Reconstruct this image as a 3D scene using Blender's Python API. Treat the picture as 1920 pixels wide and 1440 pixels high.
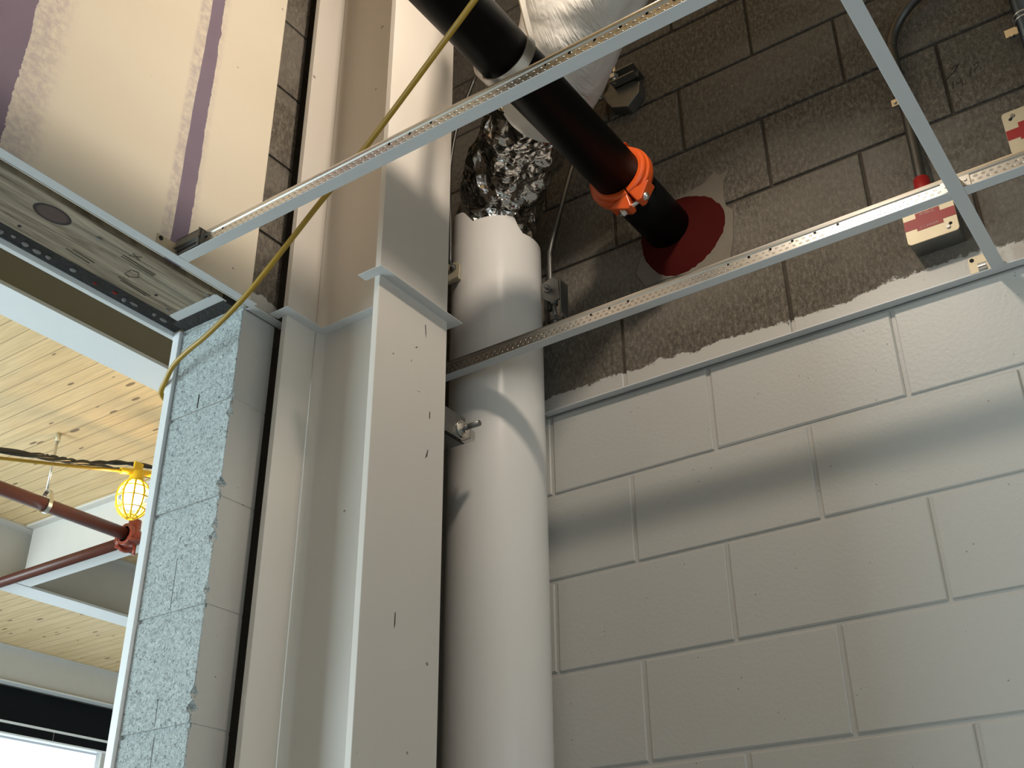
import bpy, bmesh, math, random
from mathutils import Vector, Matrix, noise as mnoise
from math import sin, cos, pi, radians, atan2, hypot

random.seed(7)
for o in list(bpy.data.objects):
    bpy.data.objects.remove(o)
S = bpy.context.scene
COL = S.collection
Z0 = 1.617                      # eye height: all heights below are measured from the eye, lifted by Z0 when built

# ---------------------------------------------------------------- camera
cam_d = bpy.data.cameras.new('camera')
cam = bpy.data.objects.new('camera', cam_d)
COL.objects.link(cam)
cam_d.sensor_fit = 'HORIZONTAL'
cam_d.sensor_width = 36.0
cam_d.lens = 2111.19 / 1920 * 36.0
cam_d.clip_start = 0.02
yaw, pitch, roll = radians(34.51212), radians(29.12806), radians(-0.51255)
fw = Vector((-sin(yaw) * cos(pitch), cos(yaw) * cos(pitch), sin(pitch)))
rt = Vector((cos(yaw), sin(yaw), 0))
up = rt.cross(fw)
r2 = cos(roll) * rt + sin(roll) * up
u2 = -sin(roll) * rt + cos(roll) * up
cam.matrix_world = Matrix(((r2.x, u2.x, -fw.x, 0), (r2.y, u2.y, -fw.y, 0), (r2.z, u2.z, -fw.z, Z0), (0, 0, 0, 1)))
S.camera = cam

# ---------------------------------------------------------------- world, exposure, lights
S.view_settings.view_transform = 'Standard'
S.view_settings.look = 'None'
S.view_settings.gamma = 1.0
S.view_settings.use_curve_mapping = False
S.view_settings.exposure = 0.0
W = bpy.data.worlds.new('world')
S.world = W
W.use_nodes = True
W.node_tree.nodes['Background'].inputs[0].default_value = (0.80, 0.92, 1.0, 1)
W.node_tree.nodes['Background'].inputs[1].default_value = 0.5


def lamp(name, kind, loc, energy, color, size=0.05, size_y=None, aim=None):
    d = bpy.data.lights.new(name, kind)
    d.energy = energy
    d.color = color
    if kind == 'AREA':
        d.shape = 'RECTANGLE'
        d.size = size
        d.size_y = size_y or size
    else:
        d.shadow_soft_size = size
    o = bpy.data.objects.new(name, d)
    o.location = (loc[0], loc[1], loc[2] + Z0)
    if aim:
        o.rotation_euler = Vector(aim).to_track_quat('-Z', 'Y').to_euler()
    COL.objects.link(o)
    return o


# warm temporary work lamp hung above the open ceiling grid
lamp('work_lamp_light', 'POINT', (-0.563, 1.09, 1.909), 27, (1.0, 0.855, 0.70), 0.045)
# daylight through the glazing of the next room
lamp('daylight_far_glazing', 'AREA', (-9.3, 2.5, 0.6), 140, (0.82, 0.95, 1.0), 9.5, 3.0, (1, 0, 0))
lamp('daylight_side_glazing', 'AREA', (-6.4, -2.25, 0.2), 510, (0.78, 0.95, 1.0), 4.2, 2.6, (0, 1, 0))
# daylight and lit floor of this room, behind the viewer
lamp('daylight_back_glazing', 'AREA', (0.9, -3.1, 0.0), 6, (0.95, 0.97, 1.0), 3.0, 2.0, (0, 1, 0))
lamp('daylight_room_glazing', 'AREA', (3.15, -0.6, 0.1), 25, (0.80, 0.96, 1.0), 3.0, 2.0, (-1, 0, 0))

# ---------------------------------------------------------------- node helpers


def nodes(m):
    m.use_nodes = True
    nt = m.node_tree
    return nt, nt.nodes, nt.links, nt.nodes['Principled BSDF']


def rgb(c):
    return (c[0], c[1], c[2], 1)


def N(nt, t, **kw):
    n = nt.nodes.new(t)
    for k, v in kw.items():
        if k in n.inputs.keys() if isinstance(k, str) else False:
            n.inputs[k].default_value = v
        else:
            setattr(n, k, v)
    return n


def math_(nt, op, a, b=None, clamp=False):
    n = nt.nodes.new('ShaderNodeMath')
    n.operation = op
    n.use_clamp = clamp
    for i, v in enumerate((a, b)):
        if v is None:
            continue
        if isinstance(v, (int, float)):
            n.inputs[i].default_value = v
        else:
            nt.links.new(v, n.inputs[i])
    return n.outputs[0]


def noise_(nt, vec, scale, detail=4, rough=0.6, dist=0.0):
    n = nt.nodes.new('ShaderNodeTexNoise')
    n.inputs['Scale'].default_value = scale
    n.inputs['Detail'].default_value = detail
    n.inputs['Roughness'].default_value = rough
    n.inputs['Distortion'].default_value = dist
    if vec is not None:
        nt.links.new(vec, n.inputs['Vector'])
    return n.outputs['Fac']


def mix_(nt, fac, a, b):
    n = nt.nodes.new('ShaderNodeMix')
    n.data_type = 'RGBA'
    if isinstance(fac, (int, float)):
        n.inputs[0].default_value = fac
    else:
        nt.links.new(fac, n.inputs[0])
    for i, v in ((6, a), (7, b)):
        if isinstance(v, tuple):
            n.inputs[i].default_value = rgb(v)
        else:
            nt.links.new(v, n.inputs[i])
    return n.outputs[2]


def ramp_(nt, fac, stops):
    n = nt.nodes.new('ShaderNodeValToRGB')
    e = n.color_ramp.elements
    while len(e) < len(stops):
        e.new(0.5)
    for i, (p, c) in enumerate(stops):
        e[i].position = p
        e[i].color = rgb(c) if isinstance(c, tuple) else (c, c, c, 1)
    nt.links.new(fac, n.inputs[0])
    return n.outputs[0]


def step_(nt, v, lo, hi):
    n = nt.nodes.new('ShaderNodeMapRange')
    n.interpolation_type = 'SMOOTHSTEP'
    nt.links.new(v, n.inputs[0])
    n.inputs[1].default_value = lo
    n.inputs[2].default_value = hi
    return n.outputs[0]


def bump_(nt, h, strength, dist, bsdf, prev=None):
    n = nt.nodes.new('ShaderNodeBump')
    n.inputs['Strength'].default_value = strength
    n.inputs['Distance'].default_value = dist
    nt.links.new(h, n.inputs['Height'])
    if prev is not None:
        nt.links.new(prev, n.inputs['Normal'])
    nt.links.new(n.outputs[0], bsdf.inputs['Normal'])
    return n.outputs[0]


def coords(nt):
    t = nt.nodes.new('ShaderNodeTexCoord')
    s = nt.nodes.new('ShaderNodeSeparateXYZ')
    nt.links.new(t.outputs['Object'], s.inputs[0])
    return t.outputs['Object'], s.outputs[0], s.outputs[1], s.outputs[2]


def scaled(nt, vec, sc):
    m = nt.nodes.new('ShaderNodeMapping')
    m.inputs['Scale'].default_value = sc
    nt.links.new(vec, m.inputs[0])
    return m.outputs[0]


def simple(name, color, rough=0.5, metal=0.0, var=0.08, vscale=12, bstr=0.0, bscale=80, bdist=0.001, spec=0.5):
    m = bpy.data.materials.new(name)
    nt, ns, ls, b = nodes(m)
    vec, x, y, z = coords(nt)
    f = noise_(nt, vec, vscale)
    lo = tuple(c * (1 - var) for c in color)
    hi = tuple(min(1, c * (1 + var)) for c in color)
    ls.new(mix_(nt, f, lo, hi), b.inputs['Base Color'])
    b.inputs['Roughness'].default_value = rough
    b.inputs['Metallic'].default_value = metal
    b.inputs['Specular IOR Level'].default_value = spec
    if bstr:
        bump_(nt, noise_(nt, vec, bscale, 6), bstr, bdist, b)
    return m


PAINT = (0.515, 0.505, 0.475)
ZPAINT = 1.283 + Z0


def block_mat(name, raw=True, mortar=False, zp=ZPAINT):
    m = bpy.data.materials.new(name)
    nt, ns, ls, b = nodes(m)
    vec, x, y, z = coords(nt)
    n1 = noise_(nt, vec, 22, 6, 0.75)
    n2 = noise_(nt, vec, 5, 2)
    edge = math_(nt, 'ADD', math_(nt, 'MULTIPLY', math_(nt, 'SUBTRACT', n1, 0.5), 0.06),
                 math_(nt, 'MULTIPLY', math_(nt, 'SUBTRACT', n2, 0.5), 0.05))
    d = math_(nt, 'ADD', math_(nt, 'SUBTRACT', z, zp), edge)
    fac = step_(nt, d, -0.002, 0.002)          # 0 painted, 1 bare
    # bare block: gritty, speckled, each course a little different
    g = noise_(nt, scaled(nt, vec, (1, 1, 0.5)), 125, 5, 0.85)
    big = noise_(nt, scaled(nt, vec, (2.4, 2.4, 4.9)), 1.3, 3)
    if mortar:
        raw_c = ramp_(nt, g, [(0.3, (0.050, 0.042, 0.032)), (0.7, (0.105, 0.088, 0.068))])
    else:
        raw_c = ramp_(nt, g, [(0.30, (0.030, 0.025, 0.019)), (0.5, (0.125, 0.108, 0.086)), (0.68, (0.29, 0.256, 0.21))])
        raw_c = mix_(nt, step_(nt, big, 0.35, 0.7), raw_c, mix_(nt, 0.55, raw_c, (0.22, 0.20, 0.17)))
    # paint: roller film that bridges the grit, pinholes left open
    v = nt.nodes.new('ShaderNodeTexVoronoi')
    v.inputs['Scale'].default_value = 55
    ls.new(vec, v.inputs['Vector'])
    pin = math_(nt, 'LESS_THAN', v.outputs['Distance'], 0.085)
    pinmask = math_(nt, 'MULTIPLY', pin, math_(nt, 'GREATER_THAN', noise_(nt, vec, 9, 3), 0.56))
    pc = mix_(nt, noise_(nt, vec, 6, 3), tuple(c * 0.96 for c in PAINT), PAINT)
    pc = mix_(nt, pinmask, pc, (0.25, 0.235, 0.21))
    ls.new(mix_(nt, fac, pc, raw_c), b.inputs['Base Color'])
    rr = nt.nodes.new('ShaderNodeMapRange')
    ls.new(fac, rr.inputs[0])
    rr.inputs[3].default_value = 0.42
    rr.inputs[4].default_value = 0.95
    ls.new(rr.outputs[0], b.inputs['Roughness'])
    hp = math_(nt, 'MULTIPLY', noise_(nt, vec, 120, 4, 0.6), 0.35)
    hr = math_(nt, 'MULTIPLY', g, 2.2)
    mx = nt.nodes.new('ShaderNodeMix')
    ls.new(fac, mx.inputs[0])
    ls.new(hp, mx.inputs[2])
    ls.new(hr, mx.inputs[3])
    h = math_(nt, 'SUBTRACT', mx.outputs[0], math_(nt, 'MULTIPLY', fac, 0.5))
    bump_(nt, h, 0.55, 0.004, b)
    return m


def cut_block_mat():
    """sawn face of the jamb blocks: pale grey with dark open pores and soot streaks"""
    m = bpy.data.materials.new('sawn_block')
    nt, ns, ls, b = nodes(m)
    vec, x, y, z = coords(nt)
    g = noise_(nt, vec, 190, 5, 0.7, 1.2)
    c = ramp_(nt, g, [(0.34, (0.11, 0.115, 0.12)), (0.47, (0.43, 0.485, 0.49)), (0.62, (0.62, 0.685, 0.69))])
    st = nt.nodes.new('ShaderNodeMapping')
    st.inputs['Rotation'].default_value = (0, radians(-38), 0)
    st.inputs['Scale'].default_value = (3, 3, 14)
    ls.new(vec, st.inputs[0])
    so = noise_(nt, st.outputs[0], 1.0, 4, 0.65)
    c = mix_(nt, math_(nt, 'MULTIPLY', step_(nt, so, 0.60, 0.78), 0.55), c, (0.10, 0.10, 0.105))
    ls.new(c, b.inputs['Base Color'])
    b.inputs['Roughness'].default_value = 0.95
    bump_(nt, g, 0.6, 0.004, b)
    return m


def deck_mat(name, pitch_y=0.0955, base=((0.58, 0.405, 0.205), (0.74, 0.545, 0.30))):
    m = bpy.data.materials.new(name)
    nt, ns, ls, b = nodes(m)
    vec, x, y, z = coords(nt)
    q = math_(nt, 'DIVIDE', y, pitch_y)
    fl = math_(nt, 'FLOOR', q)
    fr = math_(nt, 'SUBTRACT', q, fl)
    wn = nt.nodes.new('ShaderNodeTexWhiteNoise')
    wn.noise_dimensions = '1D'
    ls.new(fl, wn.inputs['W'])
    off = nt.nodes.new('ShaderNodeCombineXYZ')
    ls.new(math_(nt, 'ADD', x, math_(nt, 'MULTIPLY', wn.outputs[0], 37.0)), off.inputs[0])
    ls.new(y, off.inputs[1])
    ls.new(math_(nt, 'MULTIPLY', wn.outputs[0], 11.0), off.inputs[2])
    grain = noise_(nt, scaled(nt, off.outputs[0], (1.2, 26, 1)), 2.2, 5, 0.6, 0.6)
    c = mix_(nt, step_(nt, grain, 0.3, 0.7), base[0], base[1])
    c = mix_(nt, math_(nt, 'MULTIPLY', wn.outputs[0], 0.30), c, (0.80, 0.63, 0.39))
    # knots
    v = nt.nodes.new('ShaderNodeTexVoronoi')
    v.inputs['Scale'].default_value = 1.0
    ls.new(scaled(nt, off.outputs[0], (4.6, 15.0, 1)), v.inputs['Vector'])
    vs = nt.nodes.new('ShaderNodeSeparateColor')
    ls.new(v.outputs['Color'], vs.inputs[0])
    kn = math_(nt, 'LESS_THAN', v.outputs['Distance'], math_(nt, 'MULTIPLY', vs.outputs[0], 0.20))
    halo = math_(nt, 'SUBTRACT', 1.0, step_(nt, v.outputs['Distance'], 0.05, 0.38))
    c = mix_(nt, math_(nt, 'MULTIPLY', halo, 0.30), c, (0.56, 0.38, 0.19))
    c = mix_(nt, math_(nt, 'MULTIPLY', kn, 0.85), c, (0.15, 0.085, 0.045))
    gr = math_(nt, 'LESS_THAN', fr, 0.055)
    c = mix_(nt, math_(nt, 'MULTIPLY', gr, 0.75), c, (0.24, 0.16, 0.08))
    ls.new(c, b.inputs['Base Color'])
    b.inputs['Roughness'].default_value = 0.6
    bump_(nt, math_(nt, 'SUBTRACT', 1.0, gr), 0.5, 0.003, b)
    return m


def board_mat():
    """weathered header board with one big knot"""
    m = bpy.data.materials.new('weathered_board')
    nt, ns, ls, b = nodes(m)
    vec, x, y, z = coords(nt)
    kx, ky = 0.028, 0.653
    dx = math_(nt, 'MULTIPLY', math_(nt, 'SUBTRACT', x, kx), 1.0)
    dy = math_(nt, 'MULTIPLY', math_(nt, 'SUBTRACT', y, ky), 0.62)
    r = math_(nt, 'SQRT', math_(nt, 'ADD', math_(nt, 'MULTIPLY', dx, dx), math_(nt, 'MULTIPLY', dy, dy)))
    # grain lines bend round the knot
    bend = math_(nt, 'DIVIDE', math_(nt, 'MULTIPLY', dx, 0.0016), math_(nt, 'ADD', math_(nt, 'MULTIPLY', r, r), 0.0010))
    cx = nt.nodes.new('ShaderNodeCombineXYZ')
    ls.new(math_(nt, 'SUBTRACT', x, math_(nt, 'MULTIPLY', bend, 0.045)), cx.inputs[0])
    ls.new(y, cx.inputs[1])
    g = noise_(nt, scaled(nt, cx.outputs[0], (60, 3.2, 1)), 1.0, 6, 0.7, 0.5)
    g2 = noise_(nt, scaled(nt, cx.outputs[0], (14, 1.5, 1)), 1.0, 3)
    c = ramp_(nt, g, [(0.32, (0.05, 0.036, 0.025)), (0.44, (0.20, 0.155, 0.105)), (0.58, (0.36, 0.295, 0.21)), (0.72, (0.50, 0.42, 0.31))])
    c = mix_(nt, math_(nt, 'MULTIPLY', step_(nt, g2, 0.45, 0.7), 0.45), c, (0.27, 0.25, 0.215))
    kn = math_(nt, 'SUBTRACT', 1.0, step_(nt, r, 0.0215, 0.0235))
    rim = math_(nt, 'MULTIPLY', kn, step_(nt, r, 0.016, 0.021))
    c = mix_(nt, kn, c, (0.085, 0.052, 0.042))
    c = mix_(nt, rim, c, (0.018, 0.012, 0.010))
    ls.new(c, b.inputs['Base Color'])
    b.inputs['Roughness'].default_value = 0.85
    bump_(nt, g, 0.5, 0.002, b)
    return m


def drywall_mat():
    """violet board under cream joint compound, ragged bands of board left bare"""
    m = bpy.data.materials.new('taped_drywall')
    nt, ns, ls, b = nodes(m)
    vec, x, y, z0 = coords(nt)
    z = math_(nt, 'SUBTRACT', z0, Z0)
    rag = math_(nt, 'ADD', math_(nt, 'MULTIPLY', math_(nt, 'SUBTRACT', noise_(nt, vec, 28, 5, 0.7), 0.5), 0.020),
                math_(nt, 'MULTIPLY', math_(nt, 'SUBTRACT', noise_(nt, vec, 5, 2), 0.5), 0.022))
    sm = math_(nt, 'MULTIPLY', math_(nt, 'SUBTRACT', noise_(nt, scaled(nt, vec, (1, 1, 0.25)), 9, 3), 0.5), 0.02)
    yc = math_(nt, 'ADD', y, math_(nt, 'MULTIPLY', rag, 0.65))
    # narrow stripe
    s1 = math_(nt, 'GREATER_THAN', math_(nt, 'ADD', y, sm), 1.051)
    s2 = math_(nt, 'LESS_THAN', yc, 1.086)
    stripe = math_(nt, 'MULTIPLY', s1, s2)
    # wide bare area on the left
    wide = math_(nt, 'LESS_THAN', math_(nt, 'ADD', yc, math_(nt, 'MULTIPLY', rag, 0.4)), 0.697)
    wide = math_(nt, 'MULTIPLY', wide, math_(nt, 'GREATER_THAN', y, 0.45))
    bare = math_(nt, 'MAXIMUM', stripe, wide)
    # thin translucent compound beside the bare bands
    def band(a, bb, soft):
        return math_(nt, 'MULTIPLY', step_(nt, y, a - soft, a + soft), math_(nt, 'SUBTRACT', 1.0, step_(nt, y, bb - soft, bb + soft)))
    thin = math_(nt, 'MAXIMUM', math_(nt, 'MAXIMUM', band(1.026, 1.060, 0.006), math_(nt, 'MULTIPLY', band(1.075, 1.098, 0.008), 0.5)),
                 math_(nt, 'MULTIPLY', band(0.60, 0.755, 0.026), 1.0))
    fuzz = noise_(nt, vec, 70, 4, 0.7)
    thin = math_(nt, 'MULTIPLY', thin, step_(nt, fuzz, 0.25, 0.72))
    cream = mix_(nt, noise_(nt, vec, 4, 3), (0.71, 0.64, 0.515), (0.76, 0.695, 0.575))
    c = mix_(nt, math_(nt, 'MULTIPLY', thin, 0.75), cream, (0.43, 0.365, 0.385))
    c = mix_(nt, bare, c, mix_(nt, noise_(nt, vec, 14, 3), (0.175, 0.138, 0.19), (0.22, 0.175, 0.235)))
    # tiny nicks
    v = nt.nodes.new('ShaderNodeTexVoronoi')
    v.inputs['Scale'].default_value = 16
    ls.new(vec, v.inputs['Vector'])
    nick = math_(nt, 'MULTIPLY', math_(nt, 'LESS_THAN', v.outputs['Distance'], 0.045), math_(nt, 'GREATER_THAN', noise_(nt, vec, 3.1, 2), 0.54))
    c = mix_(nt, math_(nt, 'MULTIPLY', nick, 0.7), c, (0.24, 0.17, 0.12))
    ls.new(c, b.inputs['Base Color'])
    b.inputs['Roughness'].default_value = 0.85
    bump_(nt, math_(nt, 'SUBTRACT', fuzz, math_(nt, 'MULTIPLY', bare, 0.8)), 0.12, 0.002, b)
    return m


def tee_web_mat():
    """galvanised web with two staggered rows of stitch dimples and a row of small round holes"""
    m = bpy.data.materials.new('stitched_galvanised')
    nt, ns, ls, b = nodes(m)
    vec, x, y, z0 = coords(nt)
    u = math_(nt, 'ADD', x, y)
    def dots(per, off, zc, ru, rz):
        q = math_(nt, 'DIVIDE', math_(nt, 'ADD', u, off), per)
        f = math_(nt, 'MULTIPLY', math_(nt, 'SUBTRACT', math_(nt, 'FRACT', q), 0.5), per / ru)
        dz = math_(nt, 'DIVIDE', math_(nt, 'SUBTRACT', z0, zc), rz)
        rr = math_(nt, 'ADD', math_(nt, 'MULTIPLY', f, f), math_(nt, 'MULTIPLY', dz, dz))
        return math_(nt, 'SUBTRACT', 1.0, step_(nt, rr, 0.55, 1.25))
    zb = 0.0
    d1 = dots(0.0135, 0.0, zb + 0.0235, 0.0034, 0.0020)
    d2 = dots(0.0135, 0.0068, zb + 0.0155, 0.0034, 0.0020)
    holes = math_(nt, 'MULTIPLY', dots(0.044, 0.011, zb + 0.0265, 0.0030, 0.0030),
                  math_(nt, 'GREATER_THAN', noise_(nt, scaled(nt, vec, (1, 1, 0)), 4.3, 0), 0.50))
    dd = math_(nt, 'MAXIMUM', d1, d2)
    c = mix_(nt, noise_(nt, vec, 60, 3), (0.72, 0.70, 0.67), (0.86, 0.84, 0.80))
    c = mix_(nt, math_(nt, 'MULTIPLY', dd, 0.45), c, (0.20, 0.17, 0.13))
    c = mix_(nt, holes, c, (0.01, 0.01, 0.01))
    ls.new(c, b.inputs['Base Color'])
    b.inputs['Metallic'].default_value = 1.0
    b.inputs['Roughness'].default_value = 0.27
    hh = math_(nt, 'SUBTRACT', math_(nt, 'MULTIPLY', noise_(nt, vec, 40, 4), 0.25), dd)
    bump_(nt, hh, 0.8, 0.0012, b)
    return m


def foil_mat():
    m = bpy.data.materials.new('crinkled_foil')
    nt, ns, ls, b = nodes(m)
    vec, x, y, z = coords(nt)
    b.inputs['Base Color'].default_value = (0.66, 0.64, 0.61, 1)
    b.inputs['Metallic'].default_value = 1.0
    b.inputs['Roughness'].default_value = 0.17
    w = noise_(nt, vec, 9, 4, 0.6)
    cm = nt.nodes.new('ShaderNodeVectorMath')
    cm.operation = 'ADD'
    ls.new(vec, cm.inputs[0])
    sc = nt.nodes.new('ShaderNodeVectorMath')
    sc.operation = 'SCALE'
    nn = nt.nodes.new('ShaderNodeTexNoise')
    nn.inputs['Scale'].default_value = 14
    ls.new(vec, nn.inputs['Vector'])
    ls.new(nn.outputs['Color'], sc.inputs[0])
    sc.inputs['Scale'].default_value = 0.05
    ls.new(sc.outputs[0], cm.inputs[1])
    v = nt.nodes.new('ShaderNodeTexVoronoi')
    v.inputs['Scale'].default_value = 46
    v.feature = 'F1'
    ls.new(cm.outputs[0], v.inputs['Vector'])
    v2 = nt.nodes.new('ShaderNodeTexVoronoi')
    v2.inputs['Scale'].default_value = 17
    ls.new(scaled(nt, cm.outputs[0], (1, 1, 1.7)), v2.inputs['Vector'])
    p = bump_(nt, v2.outputs['Distance'], 0.9, 0.020, b)
    p = bump_(nt, v.outputs['Distance'], 0.75, 0.007, b, p)
    bump_(nt, w, 0.5, 0.01, b, p)
    return m


def wrap_mat():
    m = bpy.data.materials.new('white_vinyl_wrap')
    nt, ns, ls, b = nodes(m)
    vec, x, y, z = coords(nt)
    b.inputs['Base Color'].default_value = (0.74, 0.71, 0.66, 1)
    b.inputs['Roughness'].default_value = 0.42
    mp = nt.nodes.new('ShaderNodeMapping')
    mp.inputs['Rotation'].default_value = (radians(20), radians(-35), radians(-38))
    mp.inputs['Scale'].default_value = (26, 3.5, 5)
    ls.new(vec, mp.inputs[0])
    w = noise_(nt, mp.outputs[0], 2.0, 4, 0.6, 1.4)
    amp = step_(nt, noise_(nt, vec, 5, 2), 0.38, 0.62)
    p = bump_(nt, math_(nt, 'MULTIPLY', w, amp), 0.8, 0.018, b)
    bump_(nt, noise_(nt, vec, 12, 3), 0.35, 0.02, b, p)
    return m


def jacket_mat():
    m = bpy.data.materials.new('white_pipe_jacket')
    nt, ns, ls, b = nodes(m)
    vec, x, y, z = coords(nt)
    c = mix_(nt, noise_(nt, vec, 5, 3), (0.76, 0.74, 0.71), (0.82, 0.80, 0.77))
    v = nt.nodes.new('ShaderNodeTexVoronoi')
    v.inputs['Scale'].default_value = 7
    ls.new(scaled(nt, vec, (1, 1, 0.5)), v.inputs['Vector'])
    sp = math_(nt, 'LESS_THAN', v.outputs['Distance'], 0.03)
    c = mix_(nt, math_(nt, 'MULTIPLY', sp, 0.5), c, (0.3, 0.27, 0.22))
    ls.new(c, b.inputs['Base Color'])
    b.inputs['Roughness'].default_value = 0.24
    p = bump_(nt, noise_(nt, scaled(nt, vec, (14, 14, 1.5)), 1.5, 3), 0.12, 0.006, b)
    bump_(nt, noise_(nt, vec, 170, 2), 0.05, 0.001, b, p)
    return m


def steel_paint_mat():
    m = bpy.data.materials.new('grey_primer_steel')
    nt, ns, ls, b = nodes(m)
    vec, x, y, z = coords(nt)
    c = mix_(nt, noise_(nt, scaled(nt, vec, (1, 1, 0.3)), 6, 4), (0.60, 0.56, 0.51), (0.66, 0.62, 0.565))
    v = nt.nodes.new('ShaderNodeTexVoronoi')
    v.inputs['Scale'].default_value = 15
    ls.new(vec, v.inputs['Vector'])
    sc = math_(nt, 'LESS_THAN', v.outputs['Distance'], math_(nt, 'MULTIPLY', noise_(nt, vec, 60, 2), 0.13))
    sc = math_(nt, 'MULTIPLY', sc, math_(nt, 'GREATER_THAN', noise_(nt, vec, 4.5, 2), 0.56))
    c = mix_(nt, math_(nt, 'MULTIPLY', sc, 0.75), c, (0.12, 0.085, 0.065))
    ls.new(c, b.inputs['Base Color'])
    b.inputs['Roughness'].default_value = 0.46
    bump_(nt, noise_(nt, vec, 130, 3), 0.06, 0.001, b)
    return m


M = dict(
    block=block_mat('concrete_block'),
    mortar=block_mat('mortar_joint', mortar=True),
    cut=cut_block_mat(),
    deck=deck_mat('timber_deck'),
    board=board_mat(),
    drywall=drywall_mat(),
    teeweb=tee_web_mat(),
    foil=foil_mat(),
    wrap=wrap_mat(),
    jacket=jacket_mat(),
    steel=steel_paint_mat(),
    cap=simple('grid_white_paint', (0.60, 0.615, 0.625), 0.45, 0, 0.02),
    galv=simple('galvanised_steel', (0.70, 0.69, 0.66), 0.28, 1.0, 0.12, 40),
    dkgalv=simple('dull_zinc', (0.24, 0.24, 0.23), 0.42, 0.85, 0.2, 40),
    zincy=simple('yellow_zinc', (0.52, 0.46, 0.33), 0.5, 0.35, 0.12, 30),
    conduit=simple('dark_conduit', (0.10, 0.10, 0.095), 0.42, 0.8, 0.2, 30),  # darker than the other zinc greys
    black=simple('black_pipe_paint', (0.004, 0.004, 0.0042), 0.45, 0, 0.3, 20, 0.0, 120, 0.001, 0.10),
    orange=simple('orange_enamel', (0.60, 0.085, 0.012), 0.30, 0, 0.10, 20, 0.08, 60, 0.002),
    red=simple('red_firestop', (0.055, 0.005, 0.004), 0.8, 0, 0.2, 10, 0.4, 30, 0.004, 0.08),
    redp=simple('red_paint', (0.30, 0.006, 0.008), 0.5, 0, 0.06),
    yellow=simple('yellow_cable_sheath', (0.36, 0.215, 0.012), 0.40, 0, 0.1, 15),
    yellowp=simple('yellow_plastic', (0.90, 0.56, 0.02), 0.35, 0, 0.05),
    wire=simple('black_wire', (0.012, 0.012, 0.013), 0.4, 0, 0.2),
    sprink=simple('maroon_pipe_paint', (0.085, 0.022, 0.014), 0.35, 0, 0.2),
    fitting=simple('maroon_fitting_paint', (0.19, 0.035, 0.02), 0.22, 0, 0.2),
    whitem=simple('white_frame_metal', (0.80, 0.83, 0.85), 0.35, 0, 0.02),
    beam=simple('beam_primer', (0.56, 0.54, 0.51), 0.5, 0, 0.04),
    shaded_web=simple('shaded_web_primer', (0.25, 0.215, 0.15), 0.5, 0, 0.04),  # beam primer with the web's shade and warm deck bounce in its colour
    daylit_flange=simple('daylit_flange_primer', (0.66, 0.67, 0.675), 0.5, 0, 0.03),  # beam primer paled, daylight from below put into the colour
    dark=simple('dark_gap', (0.018, 0.017, 0.016), 0.9, 0, 0.3),
    sealant=simple('grey_sealant', (0.035, 0.033, 0.031), 0.85, 0, 0.4, 60, 0.7, 90, 0.006),
    foamw=simple('white_foam', (0.30, 0.295, 0.29), 0.7, 0, 0.2),
    blackm=simple('black_frame_metal', (0.006, 0.007, 0.009), 0.7, 0, 0.1, spec=0.12),
    mortarp=simple('patch_mortar', (0.175, 0.153, 0.123), 0.9, 0, 0.18, 18, 0.35, 90, 0.002),
    pencil=simple('pencil_graphite', (0.045, 0.038, 0.030), 0.8, 0, 0.1),
    ink=simple('faded_stamp_ink', (0.10, 0.088, 0.07), 0.9, 0, 0.2),
    white=simple('white_lettering', (0.62, 0.42, 0.40), 0.6, 0, 0.05),
    floor=simple('grey_concrete_floor', (0.42, 0.42, 0.41), 0.7, 0, 0.1, 3),
    plain=simple('plain_plaster', (0.55, 0.54, 0.52), 0.8, 0, 0.05, 3),
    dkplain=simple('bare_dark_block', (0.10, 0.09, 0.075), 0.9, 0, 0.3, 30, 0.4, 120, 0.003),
    rubber=simple('dark_rubber', (0.01, 0.01, 0.01), 0.6),
)
gm = bpy.data.materials.new('clear_glass')
nt, ns, ls, b = nodes(gm)
b.inputs['Base Color'].default_value = (0.95, 0.98, 1, 1)
b.inputs['Transmission Weight'].default_value = 1.0
b.inputs['Roughness'].default_value = 0.0
b.inputs['IOR'].default_value = 1.02
M['glass'] = gm
em = bpy.data.materials.new('lit_bulb')
nt, ns, ls, b = nodes(em)
b.inputs['Base Color'].default_value = (1, 0.9, 0.7, 1)
b.inputs['Emission Color'].default_value = (1.0, 0.80, 0.42, 1)
b.inputs['Emission Strength'].default_value = 90
M['bulb'] = em

# ---------------------------------------------------------------- geometry helpers


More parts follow.
